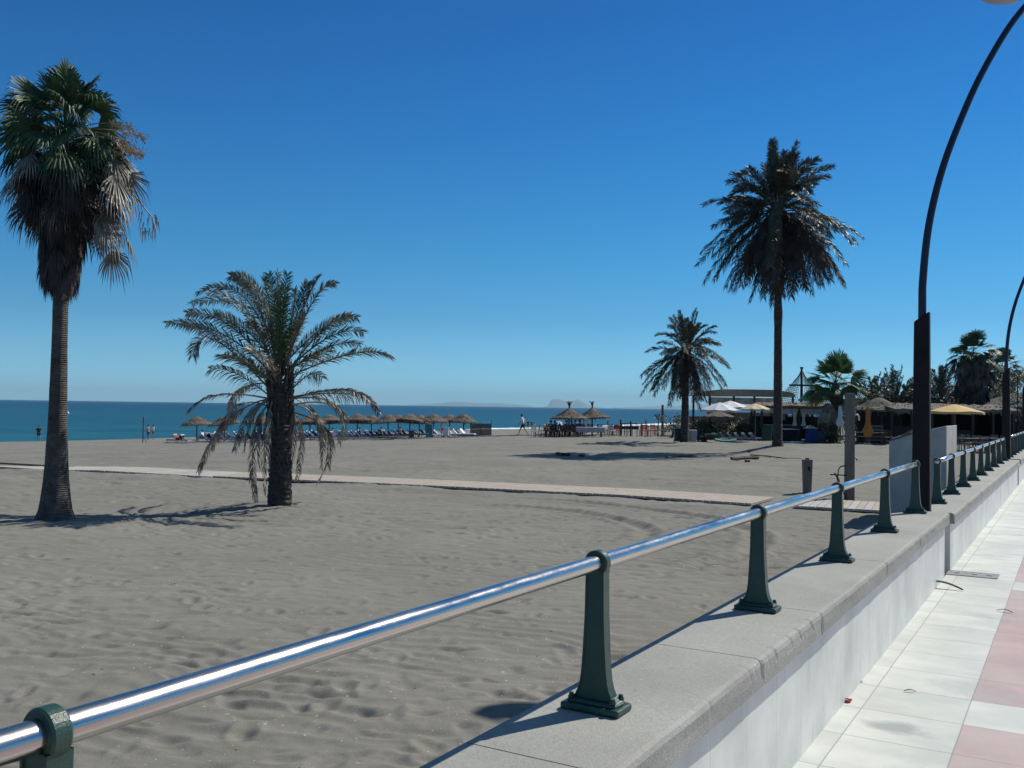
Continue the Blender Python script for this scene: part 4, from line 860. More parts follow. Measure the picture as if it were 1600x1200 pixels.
PAR = [(307, 97, 1.22), (350, 98, 1.32), (408, 99, 1.4), (449, 103, 1.25), (484, 100, 1.35), (514, 103, 1.3), (540, 113, 1.2), (558, 101, 1.25), (580, 109, 1.3), (606, 103, 1.25), (622, 112, 1.4), (640, 103, 1.3), (655, 108, 1.4), (677, 104, 1.3), (702, 108, 1.2), (724, 106, 1.2)]
for i, (px, Y, r_) in enumerate(PAR):
    straw_parasol(gpt(px, Y), r_ * 1.25, 2.58 + rn.uniform(-.06, .12), 'straw beach parasol, ' + (ORD[i] + ' from the left in the shore row' if i else 'leftmost in the shore row'), rn, False, 'straw parasols in the shore row', tilt=rn.uniform(-.13, .13))

# ------------------------------------------------------------------ sun loungers
def lounger_proto(pad, lab, grp, loc, rz):
    o = thing('sun_lounger', lab, 'sun lounger', loc, rz, grp)
    f = MB().box((0, 0, .27), (.62, 1.35, .05)); f.build('frame', M['plaswhite'], o)
    for sx in (-1, 1):
        for y in (-.55, .5): MB().tube([(sx * .27, y, 0), (sx * .27, y, .27)], .025, 6).build('leg', M['plaswhite'], o)
    MB().box((0, 0, .32), (.56, 1.3, .06)).build('mattress', M[pad], o)
    b_ = MB().add([(-.3, .62, .27), (.3, .62, .27), (.3, 1.08, .74), (-.3, 1.08, .74), (-.3, .58, .33), (.3, .58, .33), (.3, 1.03, .80), (-.3, 1.03, .80)], [(0, 3, 2, 1), (4, 5, 6, 7), (0, 1, 5, 4), (1, 2, 6, 5), (2, 3, 7, 6), (3, 0, 4, 7)]).build('backrest', M[pad], o)
    MB().box((0, 1.03, .80), (.5, .05, .15)).build('headrest', M['whitecloth'], o)
    return o
rn = random.Random(12); L0 = None; LW = None
spots = []
for px in range(332, 735, 10):
    for k in range(3 if px % 3 else 2): spots.append((px + rn.uniform(-3, 3), (93 if px < 480 else 97) + 6.5 * k + rn.uniform(-1, 1) + (5 if px > 640 else 0)))
for i, (px, Y) in enumerate(spots):
    if 636 < px < 682 and Y < 104: continue
    l = gpt(px, Y); rz = R(rn.choice([80, 95, 110, 60, 100]) + rn.uniform(-12, 12))
    if px > 684:
        if LW is None: LW = lounger_proto('whitecloth', 'white padded sun lounger at the right end of the shore row by the brown screen', 'white sun loungers at the right end of the shore row', l, rz)
        else: dup(LW, l, rz)
    elif L0 is None: L0 = lounger_proto('bluefab', 'blue padded sun lounger with white headrest in the rows under the straw parasols', 'blue sun loungers under the straw parasols', l, rz)
    else: dup(L0, l, rz)
RL = lounger_proto('redcloth', 'sun lounger with a dark red towel, nearest at the left end of the row', None, gpt(287, 91), R(70)); WL = lounger_proto('teal', 'sun lounger with a turquoise towel next to the red one', None, gpt(299, 91.5), R(110))
lounger_proto('bluefab', 'low blue lounger at the very left end of the row, left of the red one', None, gpt(271, 92), R(250))
person(gpt(316, 94), R(80), 'person in a white shirt sitting on a lounger under the leftmost straw parasol', 'sit', 'whitecloth', 'greycloth', 31)
person(gpt(378, 96), R(-80), 'person sitting on a lounger below the third straw parasol', 'sit', None, 'navy', 32)
person(gpt(470, 96), R(60), 'person in red sitting on a lounger just right of the near date palm', 'sit', 'redcloth', 'greycloth', 33)
person(gpt(562, 97), R(100), 'person sitting in dark clothes under the eighth straw parasol', 'sit', 'navy', 'navy', 34)
person(gpt(520, 99), R(90), 'person sitting under the sixth straw parasol, dark clothes', 'sit', 'navy', 'navy', 36); person(gpt(596, 98), R(70), 'person in grey sitting on a lounger under the ninth straw parasol', 'sit', 'greycloth', 'navy', 37); person(gpt(626, 99), R(110), 'bare chested person sitting left of the green bin', 'sit', None, 'navy', 38)
person(gpt(690, 104), R(-60), 'person in white standing by the white cart at the end of the parasol row', 'stand', 'whitecloth', 'greycloth', 35)

# shore furniture
o = thing('beach_shower', 'thin beach shower pole with a small head standing on bare sand at left', 'shower', gpt(223, 96)); MB().tube([(0, 0, 0), (0, 0, 2.55)], .05, 8).build('pole', M['rope'], o)
MB().tube([(-.3, 0, 2.32), (.15, 0, 2.5)], .03, 6).build('shower_head', M['plaswhite'], o); MB().tube([(0, 0, .65), (.42, -.1, 0)], .03, 6).build('brace', M['rope'], o)
o = thing('screen', 'brown slatted screen at the right end of the shore parasol row', 'screen', gpt(751, 108), R(4)); mb = MB()
for k in range(28): mb.box((-1.12 + k * .083, 0, .72), (.075, .03, 1.44))
mb.build('panel', mat('screen_brown', (.085, .055, .05), .85, .15, 6), o)
for x in (-1.15, 0, 1.18): MB().tube([(x, .04, 0), (x, .04, 1.5 + (.3 if x > 1 else 0))], .035, 6).build('post', M['darkwood'], o)
def bin_(loc, m_, lab, h=1.0, w_=.5, rz=0):
    o = thing('bin', lab, 'bin', loc, rz); MB().box((0, 0, h * .45 + .04), (w_ * .82, w_ * .86, h * .9), top=(w_, w_ * 1.04)).build('body', m_, o, bevel=.03)
    MB().box((0, 0, h * .95 + .03), (w_ * 1.08, w_ * 1.12, .06), top=(w_ * .8, w_ * .9)).build('lid', m_, o, bevel=.015)
    for sx in (-1, 1):
        c = MB().tube([(sx * w_ * .38, w_ * .4, .08), (sx * w_ * .48, w_ * .4, .08)], .08, 10); c.build('wheel', M['black'], o)
    return o
bin_(gpt(643, 92), M['greenbin'], 'dark green bin in front of the straw parasols, left of the low green table', .8, .55)
o = thing('board', 'blue green board leaning upright beside the low green table', 'board', gpt(670, 95), R(8))
MB().add([(-.3, 0, 0), (.38, 0, 0), (.28, .18, 1.35), (-.4, .18, 1.35), (-.3, .05, 0), (.38, .05, 0), (.28, .23, 1.35), (-.4, .23, 1.35)], [(0, 1, 2, 3), (7, 6, 5, 4), (0, 4, 5, 1), (1, 5, 6, 2), (2, 6, 7, 3), (3, 7, 4, 0)]).build('panel', mat('board_blue', (.06, .13, .17), .5, .2, 5), o)
MB().tube([(.1, .25, 1.2), (.1, .65, 0)], .03, 5).build('prop', M['wood'], o)
def table(loc, m_, lab, w_=.8, d_=.8, h=.74, rz=0, cloth=None, grp=None, name='table'):
    o = thing(name, lab, 'table', loc, rz, grp); MB().box((0, 0, h - .02), (w_, d_, .04)).build('table_top', m_, o)
    for sx in (-1, 1):
        for sy in (-1, 1): MB().tube([(sx * (w_ / 2 - .06), sy * (d_ / 2 - .06), 0), (sx * (w_ / 2 - .06), sy * (d_ / 2 - .06), h - .04)], .025, 5).build('leg', m_, o)
    return o
table(gpt(661, 91.5), M['teal'], 'low green table with white top edge among the shore parasols', 1.05, .6, .5)
o = thing('cart', 'white cart with shelves at the right of the blue board', 'cart', gpt(697, 98), R(-5)); MB().box((0, 0, .55), (.55, .4, .9)).build('body', M['plaswhite'], o, bevel=.02); MB().box((0, 0, 1.03), (.65, .5, .05)).build('top', M['plaswhite'], o)
for sx in (-1, 1): MB().tube([(sx * .24, -.22, .1), (sx * .24, -.17, .1)], .1, 10).build('wheel', M['black'], o)
o = thing('parasol', 'small blue and white striped parasol by the surf', 'parasol', gpt(871.5, 195)); 
mb = MB(); 
for k in range(12):
    a, b_ = k * math.pi / 6, (k + 1) * math.pi / 6
    mb.add([(0, 0, 1.75), (.7 * math.cos(a), .7 * math.sin(a), 1.5), (.7 * math.cos(b_), .7 * math.sin(b_), 1.5), (1.0 * math.cos(a), 1.0 * math.sin(a), 1.15), (1.0 * math.cos(b_), 1.0 * math.sin(b_), 1.15)], [(0, 1, 2), (1, 3, 4, 2)], k % 2)
mb.build('canopy', [M['whitecloth'], M['bluefab']], o); MB().tube([(0, 0, -.2), (0, 0, 1.75)], .03, 6).build('pole', M['plaswhite'], o); o.rotation_euler = (R(22), R(10), 0)
for i, (px, Y, lb) in enumerate([(106, 340, 'white buoy floating just right of the big palm trunk')]):
    p = at(px, 645, Y); o = thing('buoy', lb, 'buoy', (p.x, p.y, -3.3)); MB().lathe([(0, -.2), (.4, 0), (.5, .35), (.3, .75), (.1, .9), (.08, 1.3), (0, 1.35)], n=12).build('float', M['whitecloth'], o, smooth=True)

# ------------------------------------------------------------------ terrace in the middle
CH = {}
def chair(px, Y, key, lab, grp, rz, arms=False):
    l = gpt(px, Y)
    if key in CH: return dup(CH[key], l, rz, lab)
    o = thing('terrace_chair', lab, 'chair', l, rz, grp); m_ = M[key]
    MB().box((0, 0, .44), (.46, .44, .05)).build('seat', m_, o, bevel=.01)
    mb = MB(); [mb.box((0, .215 + .02 * k, .58 + .12 * k), (.44, .03, .08)) for k in range(3)]; mb.box((-.2, .23, .66), (.04, .04, .44)); mb.box((.2, .23, .66), (.04, .04, .44)); mb.build('backrest', m_, o)
    for sx in (-1, 1):
        for sy in (-1, 1): MB().tube([(sx * .21, sy * .2, 0), (sx * .19, sy * .18, .43)], .022, 5).build('leg', m_, o)
    CH[key] = o; return o
DK = 'dark wooden terrace chair among the crowded tables under the tufted straw parasols'; DG = 'dark terrace chairs in the middle'
for i, (px, Y) in enumerate([(838, 80), (849, 82), (858, 79), (866, 81.5), (871, 78), (877, 80.5), (882, 78.2), (889, 77.5), (896, 80), (902, 82), (880, 84), (868, 85), (893, 84), (907, 84), (913, 86), (921, 86), (930, 86), (938, 84), (949, 80), (953, 82), (862, 78), (874, 79), (886, 80), (893, 78.5), (905, 79), (869, 82.5), (884, 83), (899, 84), (856, 83), (910, 81), (863, 84), (878, 77.6), (960, 81), (966, 80)]):
    chair(px, Y, 'darkwood', DK, DG, R(rn.choice([0, 90, 180, 270]) + rn.uniform(-20, 20)))
for i, (px, Y, lb) in enumerate([(836, 78.5, 'light grey chair at the left end of the middle terrace'), (942, 76.5, 'white chair right of the pale table in the middle terrace'), (956, 77.5, 'white chair second right of the pale table in the middle terrace')]):
    o = chair(px, Y, 'plaswhite', lb, None, R(30 + 60 * i))
for i, (px, Y, lb) in enumerate([(1004, 77, 'red chair left of the red seats near the brown pole'), (1010, 76, 'red chair in the middle of the red seats near the brown pole'), (1016, 77, 'red chair right of centre of the red seats near the brown pole'), (1023, 78, 'red chair next to the small plant'), (963, 79, 'red chair beside the white terrace chairs')]):
    chair(px, Y, 'red', lb, None, R(-20 + 50 * i))
for i, (px, Y, lb, mk, w_) in enumerate([(844, 80.5, 'small wooden table at the left end of the middle terrace', 'wood', .9), (874, 82, 'dark table under the left tufted parasol', 'darkwood', 1.0), (899, 81.5, 'dark table between the two tufted parasols', 'darkwood', 1.0), (1019, 79, 'small table beside the red chairs', 'wood', .8)]):
    table(gpt(px, Y), M[mk], lb, w_)
o = thing('table', 'long table under a pale grey cloth with a pink edge in the terrace', 'table', gpt(922, 76.5)); MB().box((0, 0, .70), (1.95, .9, .04)).build('table_top', M['wood'], o)
for sx in (-1, 1): MB().box((sx * .85, 0, .34), (.06, .7, .68)).build('leg', M['wood'], o)
mb = MB(); nx = 24; vs = []
for i in range(nx + 1):
    x = -1.05 + 2.1 * i / nx; vs += [(x, -.50 - .03 * math.sin(i * 2.1), .36 + .02 * math.sin(i * 1.3)), (x, -.47, .73), (x, .47, .73), (x, .50 + .03 * math.sin(i * 1.7), .36)]
mb.add(vs, [(i * 4 + k, i * 4 + 4 + k, i * 4 + 5 + k, i * 4 + 1 + k) for i in range(nx) for k in range(3)]); tc_ = mb.build('tablecloth', mat('cloth_grey', (.35, .34, .38), .9, .15, 4, c2=(.45, .36, .38)), None, loc=o.location.copy()); tag(tc_, 'pale grey tablecloth with pinkish edge over the long terrace table', 'tablecloth')
p = gpt(849.5, 78.5); o = MB().lathe([(0, -.12), (.08, -.1), (.12, 0), (.08, .1), (0, .12)], n=12).build('ball', M['yellow'], smooth=True, loc=(p[0], p[1], p[2] + .86)); 
MB().tube([(0, 0, -.86), (0, 0, -.1)], .02, 5).build('stem', M['rope'], o); tag(o, 'pale yellow round lantern on a short stem beside the left terrace chairs', 'ball')  # yellow cushion ball on a stem, not a lamp
for i, (px, Y, sh, lb) in enumerate([(861, 79.6, 'navy', 'seated guest in dark clothes, left of three at the terrace tables'), (885, 79, 'navy', 'seated guest under the left tufted parasol, middle of three'), (892, 81, 'greycloth', 'seated guest behind the parasol pole, right of three'), (898, 79, 'redcloth', 'seated guest in a reddish top at the terrace right of the left parasol pole')]):
    person(gpt(px, Y), R(150 + 60 * i), lb, 'sit', sh, 'navy', 40 + i)
person(gpt(868, 80.3), R(100), 'seated guest in dark clothes at the table just left of the left parasol pole', 'sit', 'navy', 'greycloth', 47); person(gpt(905, 80), R(-60), 'seated guest in grey beside the left end of the pale cloth table', 'sit', 'greycloth', 'navy', 48)
STOOL = None
for px, Y in ((974, 77), (981, 79), (991, 77)):
    if STOOL is None:
        STOOL = o = thing('bar_stool', 'tall thin metal bar stool between the dark posts of the terrace', 'stool', gpt(px, Y), .2, 'bar stools at the terrace'); MB().box((0, 0, .98), (.36, .36, .04)).build('seat', M['rope'], o)
        for sx in (-1, 1):
            for sy in (-1, 1): MB().tube([(sx * .2, sy * .2, 0), (sx * .16, sy * .16, .97)], .02, 5).build('leg', M['rope'], o)
        MB().box((0, -.18, .35), (.36, .02, .02)).box((0, .18, .35), (.36, .02, .02)).build('footrest', M['rope'], o)
    else: dup(STOOL, gpt(px, Y), .1 * px)
def post(px, Y, h, r, lab, m_='darkwood', name='post', cat='post'):
    p = gpt(px, Y); o = MB().tube([(0, 0, -.2), (0, 0, h * .5), (0, 0, h)], [r, r * .97, r * .9], 8).build(name, M[m_], smooth=True, loc=p); return tag(o, lab, cat)
post(970, 80, 1.25, .09, 'short dark wooden post left of the bar stools'); post(985.5, 78, 1.15, .08, 'short dark wooden post between the bar stools')
post(1035, 72, 2.35, .10, 'tall brown pole between the red chairs and the bush'); post(1002.5, 78, 1.0, .05, 'thin post left of the red chairs')
o = thing('windbreak', 'long low dark windbreak near the waterline behind the bar stools', 'windbreak', gpt(977, 150)); MB().box((0, 0, .45), (4.2, .1, .5)).build('cloth', M['black'], o)
for x in (-2, -.7, .7, 2): MB().tube([(x, 0, 0), (x, 0, .8)], .04, 5).build('stake', M['darkwood'], o)

# ------------------------------------------------------------------ shrubs
def bush(px, Y, w_, h, lab, m_='bush', seed=0, d_=None, base=0, name='shrub', n=900):
    rn = random.Random(seed * 7 + int(px)); o = thing(name, lab, 'shrub', gpt(px, Y)); mb = MB(); st = MB(); d_ = d_ or w_ * .7
    cl = [(rn.gauss(0, .28) * w_, rn.gauss(0, .26) * d_, h * rn.uniform(.25, .82) + base, rn.uniform(.16, .32) * min(w_, h)) for _ in range(14)]
    for _ in range(7): c = rn.choice(cl); st.tube([(rn.uniform(-.1, .1), 0, 0), (c[0] * .6, c[1] * .6, c[2] * .6), c[:3]], [.03, .02, .01], 4)
    for k in range(n):
        c = rn.choice(cl); v = Vector((rn.gauss(0, 1), rn.gauss(0, 1), rn.gauss(0, 1))).normalized() * c[3] * rn.uniform(.4, 1.15); p = Vector(c[:3]) + v; p.z = max(.02, p.z)
        a = Vector((rn.gauss(0, 1), rn.gauss(0, 1), rn.gauss(.5, 1))).normalized() * rn.uniform(.07, .16); b_ = a.orthogonal().normalized() * a.length * .35
        mb.add([p, p + a * .5 + b_, p + a, p + a * .5 - b_], [(0, 1, 2, 3)])
    mb.build('foliage', M[m_], o); st.build('stem', M['darkwood'], o); return o
bush(1049, 66, 1.5, 1.75, 'round greyish bush between the brown pole and the medium date palm', 'bushgrey', 1)
for i, (px, Y, w_, h, mk, lb) in enumerate([(1088, 66, 1.5, 1.5, 'bush', 'dark bush right behind the medium date palm'), (1103, 67, 1.5, 1.35, 'bush', 'dark hedge bush under the left edge of the brown parasol'), (1120, 67.5, 1.6, 1.3, 'bush', 'dark hedge bush directly below the brown parasol'), (1138, 67, 1.5, 1.4, 'bush', 'dark hedge bush under the right edge of the brown parasol'), (1153, 66, 1.4, 1.5, 'bush', 'light flecked hedge bush below the big white parasol'), (1168, 66, 1.4, 1.6, 'bush', 'hedge bush next to the thin post of the beach bar'), (1178, 67, 1.2, 1.5, 'bush', 'last hedge bush at the corner of the beach bar'), (1066, 68, 1.3, 1.3, 'bush', 'low dark bush left of the medium date palm trunk'), (1291, 61.5, 1.3, 1.35, 'bush', 'leafy plant in front of the grey box below the fan palm'), (1302, 60, 1.0, .7, 'bush', 'low green plant by the foot of the green fan palm')]):
    bush(px, Y, w_, h, lb, mk, 2 + i, n=700)
o = thing('young_palm', 'thin young plant with a tuft of leaves left of the brown pole', 'plant', gpt(1028, 70)); MB().tube([(0, 0, 0), (.02, 0, 1.3)], .04, 6).build('stem', M['darkwood'], o)
mb = MB()
for k in range(26):
    q = rn.uniform(0, 6.28); e = rn.uniform(-.3, 1.3); d_ = Vector((math.cos(q) * math.cos(e), math.sin(q) * math.cos(e), math.sin(e))); S = d_.orthogonal().normalized() * .04; p = Vector((.02, 0, 1.3)); mb.add([p, p + d_ * .3 + S, p + d_ * .6 - Vector((0, 0, .1)), p + d_ * .3 - S], [(0, 1, 2, 3)])
mb.build('leaves', M['bush'], o)

# ------------------------------------------------------------------ fabric parasols
def open_parasol(px, Y, ytop, Rr, drop, m_, lab, n=8, tilt=0, sq=False, val=.12, rz=.3):
    p = gpt(px, Y); zt = at(px, ytop, Y).z - p[2]; o = thing('parasol', lab, 'parasol', p, rz); mb = MB(); vs = [(0, 0, zt)]; N = n * 3
    for j, u in enumerate((.33, .66, 1.0)):
        for k in range(N):
            q = 2 * math.pi * k / N; loc_ = (k % 3) / 3; r = Rr * u * ((1 - .05 * math.sin(loc_ * math.pi)) if not sq else 1)
            if sq: r = Rr * u / max(abs(math.cos(q)), abs(math.sin(q))) * .9
            vs.append((r * math.cos(q), r * math.sin(q), zt - drop * u ** 1.1 - .05 * u * math.sin(loc_ * math.pi)))
    for k in range(N): x, y, z = vs[1 + 2 * N + k]; vs.append((x * 1.0, y * 1.0, z - val * (1 + .2 * math.sin(k * 2.3))))
    fs = [(0, 1 + k, 1 + (k + 1) % N) for k in range(N)] + [(1 + j * N + k, 1 + (j + 1) * N + k, 1 + (j + 1) * N + (k + 1) % N, 1 + j * N + (k + 1) % N) for j in range(3) for k in range(N)]
    c = mb.add(vs, fs).build('canopy', M[m_], o); c.rotation_euler = (tilt, 0, 0); sd = c.modifiers.new('thickness', 'SOLIDIFY'); sd.thickness = .012
    MB().tube([(0, 0, -.1), (0, 0, zt)], .03, 8).build('pole', M['wood'], o); rb = MB()
    for k in range(n): q = 2 * math.pi * k / n; rb = MB().tube([(0, 0, zt - drop * .9), (Rr * .55 * math.cos(q), Rr * .55 * math.sin(q), zt - drop * .62)], .012, 4).build('rib', M['wood'], o)
    return o
open_parasol(1124, 67, 628.5, 1.32, .50, 'white', 'large white parasol over the hedge, front left one of the two white ones', tilt=.02, val=.14)
open_parasol(1141, 70, 626.0, 1.40, .45, 'white', 'large white parasol over the hedge, behind and right of the other white one', val=.14)
open_parasol(1180, 62.5, 630.0, .95, .35, 'beige', 'beige parasol beside the tall palm trunk', val=.1)
open_parasol(1122, 65, 642.5, 1.12, .32, 'brownfab', 'brown round parasol below the white ones', val=.1)
open_parasol(1492, 52, 631.5, 1.42, .38, 'yellow', 'wide yellow parasol in front of the long thatched roof', n=4, sq=True, rz=.15)
open_parasol(1266, 82, 611, 1.0, .7, 'teal', 'turquoise pointed canopy above the bar roof, left one', n=4, sq=True, rz=.6)
open_parasol(1290, 84, 612, 1.1, .6, 'teal', 'turquoise pointed canopy above the bar roof, beside the fan palm', n=4, sq=True, rz=.3)
def closed_parasol(px, Y, ytop, r, m_, lab, h2):
    p = gpt(px, Y); zt = at(px, ytop, Y).z - p[2]; o = thing('closed_parasol', lab, 'parasol', p); mb = MB(); vs = []; N = 16; pr = [(.02, 0), (.35, .10), (.42, .32), (.38, .5), (.6, .64), (.95, .8), (.8, .9), (.45, 1.0)]
    for rr, u in pr:
        for k in range(N): q = 2 * math.pi * k / N; f = rr * r * (1 + .22 * (-1) ** k); vs.append((f * math.cos(q), f * math.sin(q), zt - u * h2))
    mb.add(vs, [(j * N + k, j * N + (k + 1) % N, (j + 1) * N + (k + 1) % N, (j + 1) * N + k) for j in range(len(pr) - 1) for k in range(N)]); mb.build('canopy', M[m_], o)
    MB().tube([(0, 0, 0), (0, 0, zt + .05)], .03, 8).build('pole', M['wood'], o); MB().lathe([(0, .1), (.2, .1), (.25, 0), (0, 0)], n=12).build('base', M['render'], o); return o
closed_parasol(1312.5, 60, 633, .24, 'white', 'closed white parasol between the fan palm and the shower post', 1.35)
closed_parasol(1356, 58, 635, .30, 'orange', 'closed orange parasol right of the tall shower post', 1.85)

# ------------------------------------------------------------------ beach bars
def thatch_roof(x0, x1, y0, y1, z0, z1, rn, fr=.3, ridge=.5, uneven=.06):
    """pitched straw slab with hanging straw along its eaves"""
    mb = MB(); nx = max(8, int((x1 - x0) / .25)); rows = [(y0, z0 - .05), (y0 - .02, z0 + .12), (y0 + (y1 - y0) * ridge * .5, (z0 + z1) / 2 + .06), (y0 + (y1 - y0) * ridge, z1), (y0 + (y1 - y0) * (1 + ridge) / 2, (z0 + z1) / 2), (y1, z0 + .1), (y1, z0 - .05)]
    vs = [(x0 + (x1 - x0) * i / nx + rn.uniform(-.03, .03), y + rn.uniform(-.03, .03), z + rn.uniform(-uneven, uneven)) for i in range(nx + 1) for y, z in rows]; k = len(rows)
    mb.add(vs, [(i * k + j, (i + 1) * k + j, (i + 1) * k + (j + 1) % k, i * k + (j + 1) % k) for i in range(nx) for j in range(k)] + [tuple(range(k)), tuple(nx * k + j for j in range(k))[::-1]])
    for _ in range(int((x1 - x0) * 26)):
        x = rn.uniform(x0, x1); u = rn.choice([0, 0, rn.random()]); y = y0 + (y1 - y0) * ridge * u; z = z0 + .08 + (z1 - z0) * u; l = rn.uniform(.4, 1.2) * fr; s = rn.uniform(.02, .06)
        mb.add([(x - s, y, z + .03), (x + s, y, z + .03), (x + s * .3 + rn.uniform(-.08, .08), y - l * .45, z - l), (x - s * .3, y - l * .45, z - l)], [(0, 1, 2, 3)])
    return mb
rn = random.Random(5)
# bar on the left: flat tan awning on posts with a pale wind screen
p = gp(1083, 72); o = thing('beach_bar', 'beach bar under a long flat tan canopy, left of the tall palm', 'beach bar', p); zc = at(1083, 617, 72).z - p.z; W_ = (1242 - 1083) / 1500 * 72
top = [(0, zc + .0), (.35, zc + .16), (1.2, zc + .34), (2.2, zc + .46), (4.2, zc + .47), (6.2, zc + .46), (W_ - .2, zc + .28), (W_, zc + .1), (W_, zc - .04), (5.2, zc - .02), (2.6, zc - .05), (0, zc - .05)]
MB().prism(top, 0, 3.6).build('roof', M['canopy'], o)
for x in (.02, 1.25, 3.05, 4.6, 6.1, W_ - .15):
    MB().box((x, .1, zc / 2 - .1), (.14, .14, zc + .1)).build('post', M['darkwood'], o)
MB().box((1.3 + 2.9, 1.9, .85), (5.6, .1, 1.9)).build('wall', M['tanwall'], o)
ws = mat('wind_screen', (.6, .64, .68), .4, .2, 2.2, c2=(.75, .78, .8), trans=.6); MB().box((4.2, 1.95, zc - .38), (5.4, .03, .5)).build('wind_screen', ws, o)
MB().box((3.5, 3.4, .7), (6.6, .15, 1.5)).build('counter', M['tanwall'], o)
# bar in the middle with white valance
p = gp(1188, 65); o = thing('beach_bar', 'dark beach bar with straw roof and white valance, right of tall palm', 'beach bar', p); W_ = (1325 - 1188) / 1500 * 65; zc = at(1188, 636, 65).z - p.z
thatch_roof(-.1, W_ + .1, -.3, 3.2, zc, zc + .36, rn, .12).build('roof', M['thatch'], o)
MB().box((W_ / 2, -.15, zc - .02), (W_, .08, .10)).build('fascia', M['darkwood'], o)
mb = MB(); nx = 60
for s0, s1 in ((.15, 2.45), (2.75, W_ - .6)):
    vs = []
    for i in range(nx + 1):
        x = s0 + (s1 - s0) * i / nx; y = -.04 + .025 * math.sin(x * 9); vs += [(x, y, zc - .06), (x, y + .01, zc - .42 + .04 * math.sin(x * 3.1))]
    mb.add(vs, [(i * 2, i * 2 + 2, i * 2 + 3, i * 2 + 1) for i in range(nx)])
val = mb.build('valance', mat('valance_cloth', (.40, .43, .48), .85, .12, 3), o); val.modifiers.new('t', 'SOLIDIFY').thickness = .01
for x in (.12, 2.6, 4.4, W_ - .1): MB().box((x, .1, zc / 2), (.15 if x != 2.6 else .2, .14, zc)).build('post', M['darkwood'], o)
for x in (.12, 2.6, 4.4, W_ - .1): MB().box((x, 2.9, zc / 2), (.13, .14, zc)).build('post', M['darkwood'], o)
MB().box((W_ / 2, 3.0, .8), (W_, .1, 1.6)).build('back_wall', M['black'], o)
MB().box((W_ * .28, .5, .5), (2.4, .5, 1.0)).build('counter', M['darkwood'], o); MB().box((W_ * .28, .45, 1.03), (2.5, .7, .05)).build('counter_top', M['greybin'], o)
for cx in (2.32, 2.92):
    mb = MB(); vs = []
    for i in range(13):
        u = i / 12; wd = .26 * (1 - .65 * math.sin(min(1, u * 1.15) * math.pi / 1.3)); 
        for j in range(7): vs.append((cx + (j / 6 - .5) * 2 * wd * (1 if cx > 2.6 else 1), .0 + .03 * math.sin(j * 2.4), zc - .1 - 1.15 * u))
    mb.add(vs, [(i * 7 + j, i * 7 + j + 1, i * 7 + 8 + j, i * 7 + 7 + j) for i in range(12) for j in range(6)]); cu = mb.build('curtain', M['white'], o); cu.modifiers.new('t', 'SOLIDIFY').thickness = .01
MB().box((W_ * .35, 3.08, 1.55), (1.3, .05, .75)).build('window_panel', M['tanwall'], o); MB().box((3.7, 3.08, 1.55), (1.1, .05, .8)).build('window_panel', M['tanwall'], o)
MB().box((2.25, 2.9, 1.5), (.5, .05, .35)).build('menu_board', M['plaswhite'], o)
# round thatched hut
p = gp(1373, 63); o = thing('thatched_hut', 'round shaggy thatched hut with a dark open front, left of the near lamp post', 'hut', p); zc = at(1373, 622, 63).z - p.z
t_ = thatch_mesh(1.75, .85, rn, 40, .5, .1); t_.build('roof', M['thatch2'], o, loc=(0, 0, zc - .8))
MB().lathe([(1.35, 0), (1.35, zc - .7)], n=20).build('wall', M['black'], o)  # near-black wall all round, painting the shade of the open front
for k in range(6): q = R(200 + 28 * k); MB().tube([(1.4 * math.cos(q), 1.4 * math.sin(q), 0), (1.4 * math.cos(q), 1.4 * math.sin(q), zc - .6)], .06, 6).build('post', M['darkwood'], o)
# long thatched bar
p = gp(1392, 61); o = thing('thatched_bar', 'long low bar with a grey straw roof and deep dark interior, behind the yellow parasol', 'beach bar', p); W_ = (1585 - 1392) / 1500 * 61; zc = at(1392, 640, 61).z - p.z
thatch_roof(-.1, W_ + .3, -.2, 5, zc - .05, zc + .42, rn, .3).build('roof', M['thatch2'], o)
for x in np.linspace(.1, W_, 7): MB().box((float(x), .15, zc / 2 - .1), (.14, .14, zc + .1)).build('post', M['darkwood'], o)
MB().box((W_ / 2, 4.6, zc / 2), (W_, .12, zc)).build('back_wall', M['black'], o)  # deep interior shade put into the colour of back and side walls
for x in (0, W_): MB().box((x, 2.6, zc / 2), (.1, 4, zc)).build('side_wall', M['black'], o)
MB().box((1.2, 1.0, .55), (2.2, .5, 1.1)).build('counter', M['darkwood'], o); MB().box((4.4, .6, .45), (2.0, .3, .9)).build('counter', M['darkwood'], o)
mb = MB(); 
for k in range(5): mb.box((-1.1 + .0, -.2, .2 + .22 * k), (1.1, .05, .12))
mb.build('slat_counter', M['wood'], o)
# darker buildings at the right edge
p = gp(1560, 72); o = thing('beach_bar', 'dark building with a pitched roof at the far right edge behind the palms', 'beach bar', p); rr = mat('roof_dark', (.06, .05, .045), .9, .3, 4)
MB().box((3.2, 2, 1.3), (5.8, 4, 2.6)).build('wall', M['black'], o); MB().prism([(-.3, 2.5), (3.2, 3.7), (6.6, 2.6), (6.6, 2.45), (3.2, 3.5), (-.3, 2.35)], -.5, 4.6).build('roof', rr, o)
p = gp(1335, 100)
